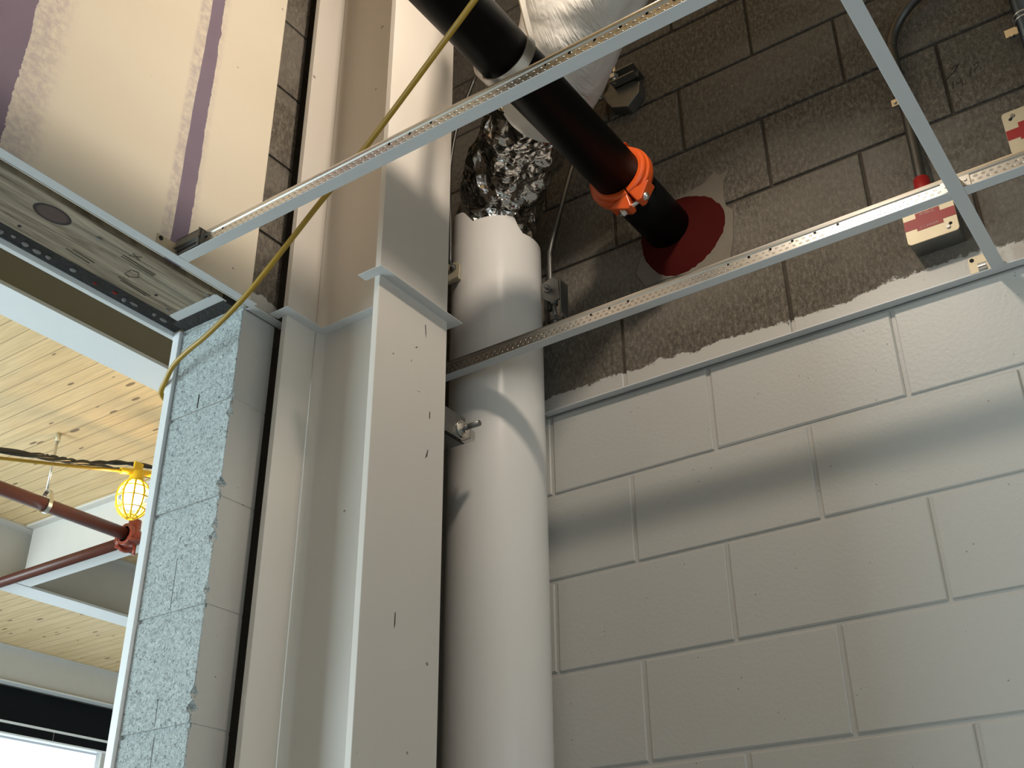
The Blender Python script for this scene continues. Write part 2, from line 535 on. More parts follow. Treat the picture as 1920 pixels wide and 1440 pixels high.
class MB:
    def __init__(self):
        self.v, self.f, self.mi, self.sm = [], [], [], []

    def add(self, verts, faces, mi=0, smooth=False):
        n = len(self.v)
        self.v += [tuple(p) for p in verts]
        for f in faces:
            self.f.append(tuple(n + i for i in f))
            self.mi.append(mi)
            self.sm.append(smooth)
        return self

    def box(self, a, b, mi=0):
        x0, x1 = sorted((a[0], b[0])); y0, y1 = sorted((a[1], b[1])); z0, z1 = sorted((a[2], b[2]))
        v = [(x, y, z) for z in (z0, z1) for y in (y0, y1) for x in (x0, x1)]
        return self.add(v, [(0, 2, 3, 1), (4, 5, 7, 6), (0, 1, 5, 4), (2, 6, 7, 3), (0, 4, 6, 2), (1, 3, 7, 5)], mi)

    def prism(self, pts, d, mi=0, smooth=False):
        """closed polygon pts (3-D) swept along vector d"""
        n = len(pts)
        d = Vector(d)
        v = [Vector(p) for p in pts] + [Vector(p) + d for p in pts]
        f = [tuple(range(n)), tuple(range(2 * n - 1, n - 1, -1))]
        self.add(v, f, mi, False)
        k = len(self.v) - 2 * n
        for i in range(n):
            j = (i + 1) % n
            self.f.append((k + i, k + n + i, k + n + j, k + j)); self.mi.append(mi); self.sm.append(smooth)
        return self

    def cyl(self, p0, p1, r, seg=20, mi=0, r1=None, cap=True):
        return self.tube([p0, p1], r, seg, mi, cap, r1)

    def tube(self, pts, r, seg=12, mi=0, cap=True, r1=None):
        P = [Vector(p) for p in pts]
        n = len(P)
        T = []
        for i in range(n):
            t = (P[min(i + 1, n - 1)] - P[max(i - 1, 0)])
            T.append(t.normalized())
        ref = Vector((0, 0, 1)) if abs(T[0].z) < 0.9 else Vector((1, 0, 0))
        u = (ref - T[0] * ref.dot(T[0])).normalized()
        base = len(self.v)
        for i in range(n):
            u = (u - T[i] * u.dot(T[i])).normalized()
            w = T[i].cross(u)
            rr = r[i] if isinstance(r, (list, tuple)) else (r if r1 is None else r + (r1 - r) * i / (n - 1))
            for k in range(seg):
                a = 2 * pi * k / seg
                self.v.append(tuple(P[i] + (u * cos(a) + w * sin(a)) * rr))
        for i in range(n - 1):
            for k in range(seg):
                a, b_ = base + i * seg + k, base + i * seg + (k + 1) % seg
                self.f.append((a, b_, b_ + seg, a + seg)); self.mi.append(mi); self.sm.append(True)
        if cap:
            self.f.append(tuple(base + k for k in range(seg - 1, -1, -1))); self.mi.append(mi); self.sm.append(False)
            self.f.append(tuple(base + (n - 1) * seg + k for k in range(seg))); self.mi.append(mi); self.sm.append(False)
        return self

    def sphere(self, c, r, seg=16, rings=10, mi=0, sc=(1, 1, 1)):
        base = len(self.v)
        for i in range(1, rings):
            th = pi * i / rings
            for k in range(seg):
                a = 2 * pi * k / seg
                self.v.append((c[0] + r * sc[0] * sin(th) * cos(a), c[1] + r * sc[1] * sin(th) * sin(a), c[2] + r * sc[2] * cos(th)))
        t = len(self.v); self.v.append((c[0], c[1], c[2] + r * sc[2]))
        bt = len(self.v); self.v.append((c[0], c[1], c[2] - r * sc[2]))
        for i in range(rings - 2):
            for k in range(seg):
                a, b_ = base + i * seg + k, base + i * seg + (k + 1) % seg
                self.f.append((a, a + seg, b_ + seg, b_)); self.mi.append(mi); self.sm.append(True)
        for k in range(seg):
            self.f.append((t, base + k, base + (k + 1) % seg)); self.mi.append(mi); self.sm.append(True)
            q = base + (rings - 2) * seg
            self.f.append((bt, q + (k + 1) % seg, q + k)); self.mi.append(mi); self.sm.append(True)
        return self

    def hexnut(self, p, d, r, h, mi=0, hole=None):
        d = Vector(d).normalized()
        ref = Vector((0, 0, 1)) if abs(d.z) < 0.9 else Vector((1, 0, 0))
        u = (ref - d * ref.dot(d)).normalized(); w = d.cross(u)
        pts = [Vector(p) + (u * cos(k * pi / 3) + w * sin(k * pi / 3)) * r for k in range(6)]
        return self.prism(pts, d * h, mi)

    def build(self, name, mats, parent=None, bevel=0.0, shift=True, loc=None, fix=True):
        me = bpy.data.meshes.new(name)
        if parent is not None:
            org = parent_world(parent)
        else:
            org = Vector(loc) + Vector((0, 0, Z0)) if loc is not None else Vector((0, 0, 0))
        me.from_pydata([tuple(Vector(p) + Vector((0, 0, Z0)) - org) for p in self.v], [], self.f)
        if not isinstance(mats, (list, tuple)):
            mats = [mats]
        for m in mats:
            me.materials.append(m)
        me.polygons.foreach_set('material_index', self.mi)
        me.polygons.foreach_set('use_smooth', self.sm)
        me.update()
        if fix:
            bm = bmesh.new(); bm.from_mesh(me)
            bmesh.ops.recalc_face_normals(bm, faces=bm.faces)
            bm.to_mesh(me); bm.free()
        o = bpy.data.objects.new(name, me)
        COL.objects.link(o)
        if parent is not None:
            o.parent = parent
        elif loc is not None:
            o.location = org
        if bevel:
            md = o.modifiers.new('bevel', 'BEVEL')
            md.width = bevel; md.segments = 2; md.limit_method = 'ANGLE'; md.angle_limit = radians(40)
        return o


def parent_world(o):
    v = Vector((0, 0, 0))
    while o is not None:
        v += o.location
        o = o.parent
    return v


def thing(name, label, cat, loc, group=None):
    o = bpy.data.objects.new(name, None)
    o.empty_display_size = 0.05
    COL.objects.link(o)
    o.location = (loc[0], loc[1], loc[2] + Z0)
    return tag(o, label, cat, group)


def tag(o, label, cat, group=None):
    o['label'] = label
    o['category'] = cat
    if group:
        o['group'] = group
    return o


def struct(o):
    o['kind'] = 'structure'
    return o


def smooth_path(pts, n=8):
    """Catmull-Rom through pts"""
    P = [Vector(p) for p in pts]
    P = [P[0] * 2 - P[1]] + P + [P[-1] * 2 - P[-2]]
    out = []
    for i in range(1, len(P) - 2):
        for k in range(n):
            t = k / n
            a, b_, c, d = P[i - 1], P[i], P[i + 1], P[i + 2]
            out.append(0.5 * ((2 * b_) + (c - a) * t + (2 * a - 5 * b_ + 4 * c - d) * t * t + (3 * b_ - a - 3 * c + d) * t ** 3))
    out.append(P[-2])
    return out


ZC = 1.228            # ceiling grid
ZD = 2.79             # timber deck
FL = -Z0              # floor

# ================================================================ SETTING
struct(MB().box((-9.6, -4.2, FL - 0.1), (3.3, 7.7, FL)).build('floor', M['floor']))
struct(MB().box((-9.6, -4.2, ZD), (3.3, 7.7, ZD + 0.12)).build('ceiling', M['deck']))

# ---- block wall on the right: every block a chamfered face, joints recessed behind them
wr = MB()
CH, CL = 0.2032, 0.4064


def block_face(mb, x0, x1, z0, z1, y, ch, rec, j=0.0):
    dx = [random.uniform(-j, j) for _ in range(8)]
    f = [(x0 + ch + dx[0], y, z0 + ch + dx[1]), (x1 - ch + dx[2], y, z0 + ch + dx[3]), (x1 - ch + dx[4], y, z1 - ch + dx[5]), (x0 + ch + dx[6], y, z1 - ch + dx[7])]
    m_ = [(x0, y + ch * 0.8, z0), (x1, y + ch * 0.8, z0), (x1, y + ch * 0.8, z1), (x0, y + ch * 0.8, z1)]
    bk = [(p[0], y + rec + 0.01, p[2]) for p in m_]
    mb.add(f + m_ + bk, [(0, 1, 2, 3), (0, 4, 5, 1), (1, 5, 6, 2), (2, 6, 7, 3), (3, 7, 4, 0), (4, 8, 9, 5), (5, 9, 10, 6), (6, 10, 11, 7), (7, 11, 8, 4)])


YW = 2.0
jt = 0.0048
for k in range(-8, 9):
    zc0 = ZC + k * CH
    off = -0.8576 if k % 2 else -1.0608
    upper = k >= 1 or k == 0
    n0 = int((-2.1 - off) // CL) - 1
    for n in range(n0, n0 + 9):
        xa, xb = off + n * CL, off + (n + 1) * CL
        if xb < -2.2 or xa > 1.0:
            continue
        e = [random.uniform(0, 0.0018) for _ in range(4)]
        block_face(wr, xa + jt - e[0] * 0.6, xb - jt + e[1] * 0.6, zc0 + jt - e[2] * 0.6, zc0 + CH - jt + e[3] * 0.6, YW, random.uniform(0.0018, 0.0032), 0.006, 0.0006 if k < 0 else 0.0014)
wr.add([(-2.2, YW + 0.0045, FL), (3.3, YW + 0.0045, FL), (3.3, YW + 0.0045, 1.225), (-2.2, YW + 0.0045, 1.225)], [(0, 1, 2, 3)], 1)
wr.add([(-2.2, YW + 0.0065, 1.225), (3.3, YW + 0.0065, 1.225), (3.3, YW + 0.0065, ZD), (-2.2, YW + 0.0065, ZD)], [(0, 1, 2, 3)], 1)
wr.box((-2.2, YW + 0.012, FL), (3.3, YW + 0.2, ZD), 1)
wr.box((1.0, YW, FL), (3.3, YW + 0.01, ZD), 0)
wall_right = struct(wr.build('wall_right', [M['block'], M['mortar']]))
# smear of mortar that patches the hole cut for the pipe, with a spalled corner
pt = [(-0.785, 1.742), (-0.776, 1.722), (-0.749, 1.726), (-0.766, 1.700), (-0.770, 1.660), (-0.768, 1.628), (-0.752, 1.61), (-0.76, 1.53), (-0.775, 1.475),
      (-0.83, 1.475), (-0.93, 1.490), (-0.99, 1.49), (-1.012, 1.535), (-0.985, 1.60), (-0.985, 1.65), (-0.965, 1.685), (-0.93, 1.702), (-0.87, 1.708), (-0.815, 1.716), (-0.797, 1.73)]
MB().prism([(x, YW - 0.0022, z) for x, z in pt], (0, 0.006, 0)).build('mortar_patch', M['mortarp'], wall_right)['label'] = 'smooth mortar smear around the pipe hole'
pm = MB()


def stroke(mb, pts, r=0.0011, y=YW - 0.0004):
    mb.tube([(x, y, z) for x, z in pts], r, 6)


stroke(pm, [(-0.235, 1.698), (-0.233, 1.717)])                      # 1
stroke(pm, [(-0.226, 1.716), (-0.227, 1.706), (-0.216, 1.709)]); stroke(pm, [(-0.217, 1.720), (-0.215, 1.696)])   # 4
stroke(pm, [(-0.198, 1.712), (-0.191, 1.733)])
stroke(pm, [(-0.186, 1.736), (-0.175, 1.741), (-0.178, 1.730), (-0.188, 1.722)])
stroke(pm, [(-0.245, 1.727), (-0.226, 1.740), (-0.214, 1.755), (-0.223, 1.756), (-0.228, 1.748)])
pm.build('pencil_mark', M['pencil'], wall_right)

# ---- left wall: stub of blocks beside the opening, cut face towards the viewer
XL, YJ, XB, YE = -1.508, 1.250, -1.685, 1.340
wl = MB()
chips = {(-3, 5): 0.012, (-4, 1): 0.014, (-4, 2): 0.009, (-5, 5): 0.016, (-2, 7): 0.010, (-3, 6): 0.008, (-2, 1): 0.012, (-3, 1): 0.009, (-5, 0): 0.012, (-1, 0): 0.007}
for k in range(-8, 8):
    z0, z1 = ZC + k * CH + 0.004, ZC + (k + 1) * CH - 0.004
    nseg = 16
    ring = []
    for i in range(nseg + 1):
        z = z0 + (z1 - z0) * i / nseg
        c = random.uniform(0.0008, 0.0022) + chips.get((k, i / 2), 0)
        if i in (0, nseg):
            c += 0.003
        ring.append([(XB, YJ, z), (XL - c, YJ, z), (XL, YJ + c * random.uniform(0.6, 1.2), z), (XL, YE - 0.003, z), (XL - 0.004, YE, z), (XB, YE, z)])
    n = len(wl.v)
    for r_ in ring:
        wl.v += r_
    for i in range(nseg):
        for q in range(6):
            q2 = (q + 1) % 6
            wl.f.append((n + i * 6 + q, n + i * 6 + q2, n + i * 6 + 6 + q2, n + i * 6 + 6 + q))
            wl.mi.append(1 if q in (0, 1) else 0); wl.sm.append(False)
    wl.f.append(tuple(n + q for q in range(6))); wl.mi.append(0); wl.sm.append(False)
    wl.f.append(tuple(n + nseg * 6 + q for q in range(6))); wl.mi.append(0); wl.sm.append(False)
    # mortar bed, slightly proud in places on the cut face
    zb = z1
    wl.box((XB + 0.004, YJ + 0.0035, zb - 0.002), (XL - 0.004, YE - 0.004, zb + 0.010), 2 if k >= 0 else 3)
    if k < 0:
        wl.box((XL - 0.02, YJ + 0.006, zb - 0.001), (XL - 0.0009, YE - 0.003, zb + 0.0085), 0)
    if k in (-1, -3, -4, -5):           # thin saw marks and a core joint in the cut face
        xm = {-1: -1.607, -3: -1.60, -4: -1.597, -5: -1.593}[k]
        wl.box((xm, YJ - 0.0003, z0 + 0.004), (xm + {-1: 0.003, -3: 0.0008, -4: 0.0008, -5: 0.001}[k], YJ + 0.01, z0 + {-1: 0.035, -3: 0.10, -4: 0.05, -5: 0.19}[k]), 4)
# set-back masonry behind the gap beside the column, wall above the opening and beyond it
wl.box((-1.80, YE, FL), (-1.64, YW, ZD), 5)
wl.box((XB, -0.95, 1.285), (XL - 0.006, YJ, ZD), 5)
wl.box((XB, -4.2, FL), (XL - 0.006, -0.95, ZD), 0)
wall_left = struct(wl.build('wall_left', [M['block'], M['cut'], M['mortar'], M['cut'], M['dark'], M['dkplain']]))

# other walls of the two rooms
wd = MB().box((3.2, -3.4, FL), (3.3, 2.2, -0.9)).box((3.2, -3.4, 1.1), (3.3, 2.2, ZD))
wd.box((3.2, -3.4, -0.9), (3.3, -2.1, 1.1)).box((3.2, 0.9, -0.9), (3.3, 2.2, 1.1))
struct(wd.build('wall_side', M['plain']))
wb = MB()
wb.box((-1.5, -3.3, FL), (3.3, -3.2, -1.0)); wb.box((-1.5, -3.3, 1.0), (3.3, -3.2, ZD))
wb.box((-1.5, -3.3, -1.0), (-0.6, -3.2, 1.0)); wb.box((2.4, -3.3, -1.0), (3.3, -3.2, 1.0))
struct(wb.build('wall_back', M['plain']))
struct(MB().box((-9.6, 7.5, FL), (-1.64, 7.7, ZD)).build('wall_north', M['plain']))
struct(MB().box((-1.80, 2.2, FL), (-1.64, 7.5, ZD)).build('wall_east', M['plain']))
ws = MB()
ws.box((-9.6, -2.5, 1.5), (-1.69, -2.4, ZD)); ws.box((-9.6, -2.5, FL), (-1.69, -2.4, -1.1))
ws.box((-9.6, -2.5, -1.1), (-8.55, -2.4, 1.5)); ws.box((-4.25, -2.5, -1.1), (-1.69, -2.4, 1.5))
struct(ws.build('wall_south', M['plain']))

# far window wall of the next room
XF = -9.1
wf = struct(MB().box((XF - 0.06, -2.39, 2.47), (XF - 0.30, 7.5, ZD)).build('wall_far', M['beam']))
wi = bpy.data.objects.new('window_1', None); COL.objects.link(wi); wi.location = (XF, 3.0, -1.2 + Z0); struct(wi)
fr = MB()
fr.box((XF, -2.39, 2.20), (XF - 0.14, 7.5, 2.478))
fr.box((XF + 0.005, -2.39, 2.104), (XF - 0.10, 7.5, 2.178))
fr.box((XF, -2.39, -1.25), (XF - 0.12, 7.5, -1.15))
fr.build('window_frame', M['blackm'], wi)
MB().box((XF + 0.004, -2.39, 2.178), (XF - 0.05, 7.5, 2.200)).build('window_bead', M['whitem'], wi)
MB().box((XF + 0.008, -2.39, 2.090), (XF - 0.05, 7.5, 2.104)).build('window_bead', M['whitem'], wi)
MB().box((XF + 0.006, 6.055, 2.104), (XF - 0.002, 6.062, 2.178)).build('frame_joint', M['dkgalv'], wi)
for ym in (-2.2, -0.4, 1.4, 3.2, 5.0, 6.60):
    MB().box((XF - 0.02, ym, -1.15), (XF - 0.10, ym + 0.07, 2.09)).build('mullion', M['beam'], wi)
MB().box((XF - 0.055, -2.39, -1.15), (XF - 0.065, 7.5, 2.09)).build('window_pane', M['glass'], wi)

# frame of the opening
dr = bpy.data.objects.new('door_1', None); COL.objects.link(dr); dr.location = (-1.715, 0.2, FL + Z0); struct(dr)
MB().box((-1.6875, 1.243, FL), (-1.707, 1.258, 1.237)).build('jamb_frame', M['whitem'], dr, 0.0008)
MB().box((-1.7075, -0.9, 1.229), (-1.720, 1.258, 1.241)).build('head_frame', M['whitem'], dr, 0.0008)
MB().box((-1.6875, -0.915, FL), (-1.707, -0.900, 1.237)).build('jamb_frame', M['whitem'], dr, 0.0008)
sg = MB().box((-1.6695, -0.9, 1.246), (-1.735, 1.25, 1.275))
sg.box((-1.530, 1.216, 1.236), (-1.68, 1.2495, 1.28))
sg.build('shim_gap', M['sealant'], dr)
fb = MB()
random.seed(11)
yy = 0.78
while yy < 1.24:
    if random.random() < 0.7:
        l_ = random.uniform(0.010, 0.018)
        fb.sphere((-1.692 - random.uniform(0, 0.006), yy, 1.246), 1.0, 7, 5, 1 if 1.005 < yy < 1.105 and random.random() < 0.8 else 0, (random.uniform(0.003, 0.0058), l_ * random.uniform(0.3, 0.62), random.uniform(0.003, 0.007)))
    yy += random.uniform(0.020, 0.034)
fbo = fb.build('foam_bead', [M['foamw'], M['redp']], dr)
fbo['label'] = 'row of small white and red sealant dabs'

# ================================================================ DRYWALL, HEADER BOARD
dw = MB().box((-1.5072, -3.3, ZC + 0.006), (-1.497, 1.256, ZD - 0.002)).build('drywall_panel', M['drywall'], None, 0.001)
tag(dw, 'violet drywall board smeared with cream joint compound above the opening', 'wall board')

hb = thing('header_board', 'weathered timber board with a big knot lining the head of the opening', 'board', (-1.60, 0.2, 1.241))
MB().box((-1.531, -0.9, 1.241), (-1.668, 1.216, 1.279)).build('plank', M['board'], hb, 0.002)
zz = 1.2402
stp = None
for (ax, ay), (bx_, by) in (((-1.571, 1.005), (-1.574, 1.083)), ((-1.577, 1.005), (-1.580, 1.083)), ((-1.598, 1.045), (-1.618, 1.045)), ((-1.598, 1.045), (-1.594, 1.058)),
                            ((-1.618, 1.045), (-1.620, 1.058)), ((-1.594, 1.058), (-1.607, 1.070)), ((-1.620, 1.058), (-1.607, 1.070)),
                            ((-1.636, 1.045), (-1.640, 1.125)), ((-1.642, 1.055), (-1.646, 1.120)), ((-1.640, 0.93), (-1.644, 0.985)), ((-1.632, 0.94), (-1.636, 0.99)),
                            ((-1.564, 1.012), (-1.548, 1.030)), ((-1.560, 1.034), (-1.552, 1.012))):
    MB().tube([(ax, ay, zz + 0.0006), (bx_, by, zz + 0.0004)], 0.0008, 6).build('grade_stamp', M['ink'], hb)
for (sx, sy) in ((-1.652, 1.178), (-1.566, 0.945), (-1.545, 1.19)):
    MB().cyl((sx, sy, 1.2412), (sx, sy, 1.2388), 0.0042, 12).build('screw', M['dkgalv'], hb)
for (sx, sy) in ((-1.628, 1.13), (-1.65, 0.84)):
    MB().cyl((sx, sy, 1.2412), (sx, sy, 1.2404), 0.0035, 10).build('nail_hole', M['dark'], hb)
o = MB().prism([(-1.527, 1.196, 1.240), (-1.664, 1.196, 1.240), (-1.664, 1.226, 1.2385), (-1.527, 1.222, 1.2385)], (0, 0, -0.0014)).box((-1.53, 1.1935, 1.2388), (-1.662, 1.196, 1.2402)).build('flashing_strip', M['cap'], None, 0)
tag(o, 'short grey metal strip across the end of the header board', 'metal strip')

# ================================================================ WALL ANGLES


def angle_piece(name, a, b, out, label, leg=0.016, w=0.0225, ext=0.0, mat=None, grp=None):
    """L trim from a to b at ceiling height; out = horizontal direction away from the wall; flange w wide, leg upwards"""
    a = Vector((a[0], a[1], ZC)); b = Vector((b[0], b[1], ZC)); out = Vector((out[0], out[1], 0))
    mb = MB()
    t = 0.0012
    mb.prism([a, a + out * w, a + out * w + Vector((0, 0, t)), a + Vector((0, 0, t))], b - a)
    mb.prism([a, a + out * t, a + out * t + Vector((0, 0, leg)), a + Vector((0, 0, leg))], b - a)
    o = mb.build(name, mat or M['cap'])
    return tag(o, label, 'ceiling trim', grp)


angle_piece('wall_angle', (-1.497, -3.2), (-1.497, 1.2555), (1, 0), 'long grey wall angle under the violet drywall above the opening')
angle_piece('wall_angle', (XL + 0.001, 1.2565), (XL + 0.001, 1.350), (1, 0), 'short grey wall angle on the painted block beside the column')
angle_piece('wall_angle', (-1.27, YW - 0.001), (1.6, YW - 0.001), (0, -1), 'long grey wall angle along the painted block wall on the right')

# ================================================================ COLUMN
cl = thing('steel_column', 'beige primed steel wide flange column rising through the ceiling grid', 'column', (-1.335, 1.4225, FL))
CX1, CX0 = -1.209, -1.4675
CY0, CY1 = 1.318, 1.527
TF, TW = 0.0135, 0.009
CB, CT = FL, ZD - 0.001
MB().box((CX1 - TF, CY0, CB), (CX1, CY1, CT)).build('flange', M['steel'], cl, 0.0012)
MB().box((CX0, CY0, CB), (CX0 + TF, CY1, CT)).build('flange', M['steel'], cl, 0.0012)
# web with rolled fillets
x0, x1 = CX0 + TF, CX1 - TF
yw0, yw1 = 1.4225 - TW / 2, 1.4225 + TW / 2
R_ = 0.019
prof = []
for i in range(7):
    a = pi / 2 * i / 6
    prof.append((x0 + R_ - R_ * cos(a), yw0 - R_ + R_ * sin(a)))
for i in range(7):
    a = pi / 2 * i / 6
    prof.append((x1 - R_ + R_ * sin(a), yw0 - R_ + R_ * cos(a)))
for i in range(7):
    a = pi / 2 * i / 6
    prof.append((x1 - R_ + R_ * cos(a), yw1 + R_ - R_ * sin(a)))
for i in range(7):
    a = pi / 2 * i / 6
    prof.append((x0 + R_ - R_ * sin(a), yw1 + R_ - R_ * cos(a)))
MB().prism([(x, y, CB) for x, y in prof], (0, 0, CT - CB), 0, True).build('web', M['steel'], cl).data.polygons.foreach_get
for p in bpy.data.objects['web'].data.polygons:
    if abs(p.normal.z) > 0.5:
        p.use_smooth = False
for (sy, sz, ln, tilt) in ((1.472, 0.900, 0.022, 0.006), (1.462, 1.158, 0.030, -0.004), (1.430, 1.120, 0.006, 0.006), (1.440, 1.030, 0.002, 0.010), (1.480, 0.985, 0.018, 0.0), (1.405, 0.560, 0.03, 0.0)):
    MB().prism([(CX1, sy - 0.0014, sz), (CX1, sy + 0.0014 + tilt * 0.5, sz + ln * 0.3), (CX1, sy + 0.0010 + tilt, sz + ln), (CX1, sy - 0.0012 + tilt, sz + ln * 0.9)], (0.0003, 0, 0)).build('scuff_mark', M['pencil'], cl)
W_ = 0.0225


def wrap(name, x_a, y_a, x_b, y_b, label, miter_a=0, miter_b=0):
    """flat horizontal leg of trim, corner points a (at the steel) to b, mitred"""


def flat_trim(pts, legs, label):
    mb = MB()
    t = 0.0012
    mb.prism([(x, y, ZC) for x, y in pts], (0, 0, t))
    for (ax, ay, bx_, by) in legs:
        d = Vector((bx_ - ax, by - ay, 0))
        nrm = Vector((-d.y, d.x, 0)).normalized() * t
        a = Vector((ax, ay, ZC)); b_ = Vector((bx_, by, ZC))
        mb.prism([a, a + nrm, b_ + nrm, b_], (0, 0, 0.015))
    return tag(mb.build('wall_angle', M['cap']), label, 'ceiling trim')


flat_trim([(CX1, CY0 + 0.0), (CX1 + W_, CY0 - W_), (CX1 + W_, CY1 + W_), (CX1, CY1)], [(CX1, CY0, CX1, CY1)][:0], 'grey trim angle across the broad front flange of the column')
flat_trim([(CX1, CY0), (CX1 - TF - W_ * 1.0, CY0), (CX1 - TF - W_ * 1.0, CY0 - W_), (CX1 + W_, CY0 - W_)], [], 'tiny grey trim angle across the narrow front flange edge of the column')
flat_trim([(CX1, CY1), (CX1 + W_, CY1 + W_), (CX1 - 0.03, CY1 + W_), (CX1 - 0.03, CY1)], [], 'grey trim return on the pipe side of the column front flange')
flat_trim([(x0, yw0), (x0 + W_, yw0 - W_), (x1 - 0.001, yw0 - W_), (x1 - 0.001, yw0)], [], 'grey trim angle along the recessed web of the column')
flat_trim([(x0, yw0), (x0 + W_, yw0 - W_), (x0 + W_, CY0 - W_), (x0, CY0)], [], 'grey trim angle along the inner face of the column rear flange')
flat_trim([(x0, CY0), (x0 + W_, CY0 - W_), (CX0 - 0.012, CY0 - W_), (CX0 - 0.012, CY0)], [], 'small grey trim angle on the rear flange edge next to the block stub')

# ================================================================ CEILING TEES


def tee(name, a, b, label, loc, group=None, h=0.040, ca=0.0, cb=0.0):
    """inverted tee from a to b (xy), white cap below, galvanised web and bulb above"""
    root = thing(name, label, 'ceiling grid tee', (loc[0], loc[1], ZC), group)
    A, B = Vector((a[0], a[1], 0)), Vector((b[0], b[1], 0))
    d = (B - A).normalized(); s = Vector((-d.y, d.x, 0)); L = B - A
    z = Vector((0, 0, 1))
    def pr(prof, mat, nm, sm=False, e0=0.0, e1=0.0):
        mb = MB()
        mb.prism([A + d * e0 + s * u + z * (ZC + v) for u, v in prof], L - d * (e0 + e1), 0, sm)
        return mb.build(nm, mat, root)
    w = 0.0119
    pr([(-w, 0.0), (w, 0.0), (w + 0.0006, 0.0005), (w, 0.0014), (0.0016, 0.0016), (-0.0016, 0.0016), (-w, 0.0014), (-w - 0.0006, 0.0005)], M['cap'], 'cap_flange', False, ca, cb)
    web = pr([(-0.0011, 0.0015), (0.0011, 0.0015), (0.0011, h - 0.011), (-0.0011, h - 0.011)], M['teeweb'], 'web')
    pr([(-0.0011, h - 0.011), (0.0011, h - 0.011), (0.0032, h - 0.009), (0.0036, h - 0.004), (0.0026, h - 0.0005), (0.0, h), (-0.0026, h - 0.0005), (-0.0036, h - 0.004), (-0.0032, h - 0.009)], M['galv'], 'bulb')
    return root


# the web material reads heights in object space: keep roots at ZC
TCx = -0.2368
tee('main_tee', (TCx, 1.9755), (TCx, -1.0), 'galvanised main ceiling tee running out from the right block wall towards the viewer', (TCx, 0.5))
tA = tee('cross_tee', (-1.4735, 1.068), (TCx - 0.003, 1.068), 'long ceiling tee from the drywall corner passing in front of the black pipe', (-0.9, 1.068), cb=0.0098)
tB = tee('cross_tee', (-1.490, 1.710), (TCx - 0.003, 1.710), 'shiny cross tee crossing in front of the white pipe, lit by the work lamp', (-0.9, 1.710), cb=0.0098)
tB2 = tee('cross_tee', (TCx + 0.003, 1.710), (0.37, 1.710), 'short cross tee at the right edge, just below the red banded box', (0.1, 1.710), ca=0.0098)
for r_ in (tA, tB, tB2):
    pass
# end tabs where the cross tees clip through the main tee
for (x, y, root) in ((TCx - 0.0045, 1.710, tB), (TCx + 0.0045, 1.710, tB2)):
    sgn = -1 if x < TCx else 1
    mb = MB()
    mb.prism([(x + sgn * 0.020, y - 0.003, ZC + 0.008), (x + sgn * 0.020, y - 0.003, ZC + 0.034), (x, y - 0.003, ZC + 0.031), (x, y - 0.003, ZC + 0.011)], (0, 0.0015, 0))
    mb.cyl((x + sgn * 0.012, y - 0.003, ZC + 0.022), (x + sgn * 0.012, y - 0.0048, ZC + 0.022), 0.003, 10)
    mb.build('end_tab', M['galv'], root)

# clips
c1 = thing('grid_clip', 'beige wall clip with a dark bolt hole holding the long tee at the drywall', 'clip', (-1.494, 1.03, 1.235))
mb = MB().box((-1.4962, 1.018, 1.240), (-1.4945, 1.066, 1.268))
mb.box((-1.4962, 1.058, 1.240), (-1.47, 1.0595, 1.264))
mb.build('plate', M['zincy'], c1, 0.0006)
MB().cyl((-1.4946, 1.0265, 1.2605), (-1.4935, 1.0265, 1.2605), 0.0048, 16).build('bolt_hole', M['dark'], c1)
mb = MB()
mb.box((-1.485, 1.0545, ZC + 0.003), (-1.418, 1.0558, ZC + 0.040))
mb.box((-1.485, 1.0545, ZC + 0.0385), (-1.418, 1.078, ZC + 0.040))
mb.box((-1.485, 1.0500, ZC + 0.018), (-1.418, 1.0558, ZC + 0.0205))
mb.box((-1.420, 1.0505, ZC + 0.003), (-1.418, 1.078, ZC + 0.040))
mb.build('end_sleeve', M['dkgalv'], c1)
MB().box((-1.478, 1.0538, ZC + 0.007), (-1.424, 1.0546, ZC + 0.012)).build('slot', M['dark'], c1)

c2 = thing('grid_clip', 'bright yellow zinc clip with a round hole where the main tee meets the right wall', 'clip', (-0.265, 1.985, 1.225))
pf = [(-0.2865, 1.2135), (-0.2865, 1.2430), (-0.2835, 1.2495), (-0.2495, 1.2495), (-0.2495, 1.2135), (-0.2545, 1.2135), (-0.2545, 1.2320), (-0.2715, 1.2320), (-0.2715, 1.2135)]
MB().prism([(x, 1.9765, z + 0.0165) for x, z in pf], (0, 0.0012, 0)).build('plate', M['zincy'], c2)
MB().cyl((-0.2795, 1.9768, 1.2590), (-0.2795, 1.9755, 1.2590), 0.0042, 18).build('bolt_hole', M['dark'], c2)
MB().box((-0.2705, 1.970, 1.2375), (-0.2555, 1.9762, 1.2395)).build('tongue', M['galv'], c2)

# ================================================================ WHITE PIPE
PX, PY, PR = -1.33, 1.871, 0.111
wp = thing('insulated_pipe', 'fat white jacketed drain pipe with a foil wrapped elbow beside the column', 'pipe', (PX, PY, FL))


def ring_shell(mb, zlo, ztop_fn, r, seg=144, smooth=True, rows=14):
    base = len(mb.v)
    for i in range(rows + 1):
        for k in range(seg):
            a = 2 * pi * k / seg
            zt = ztop_fn(math.degrees(a) if a <= pi else math.degrees(a) - 360)
            mb.v.append((PX + r * cos(a), PY + r * sin(a), zlo + (zt - zlo) * i / rows))
    for i in range(rows):
        for k in range(seg):
            a, b_ = base + i * seg + k, base + i * seg + (k + 1) % seg
            mb.f.append((a, b_, b_ + seg, a + seg)); mb.mi.append(0); mb.sm.append(True)


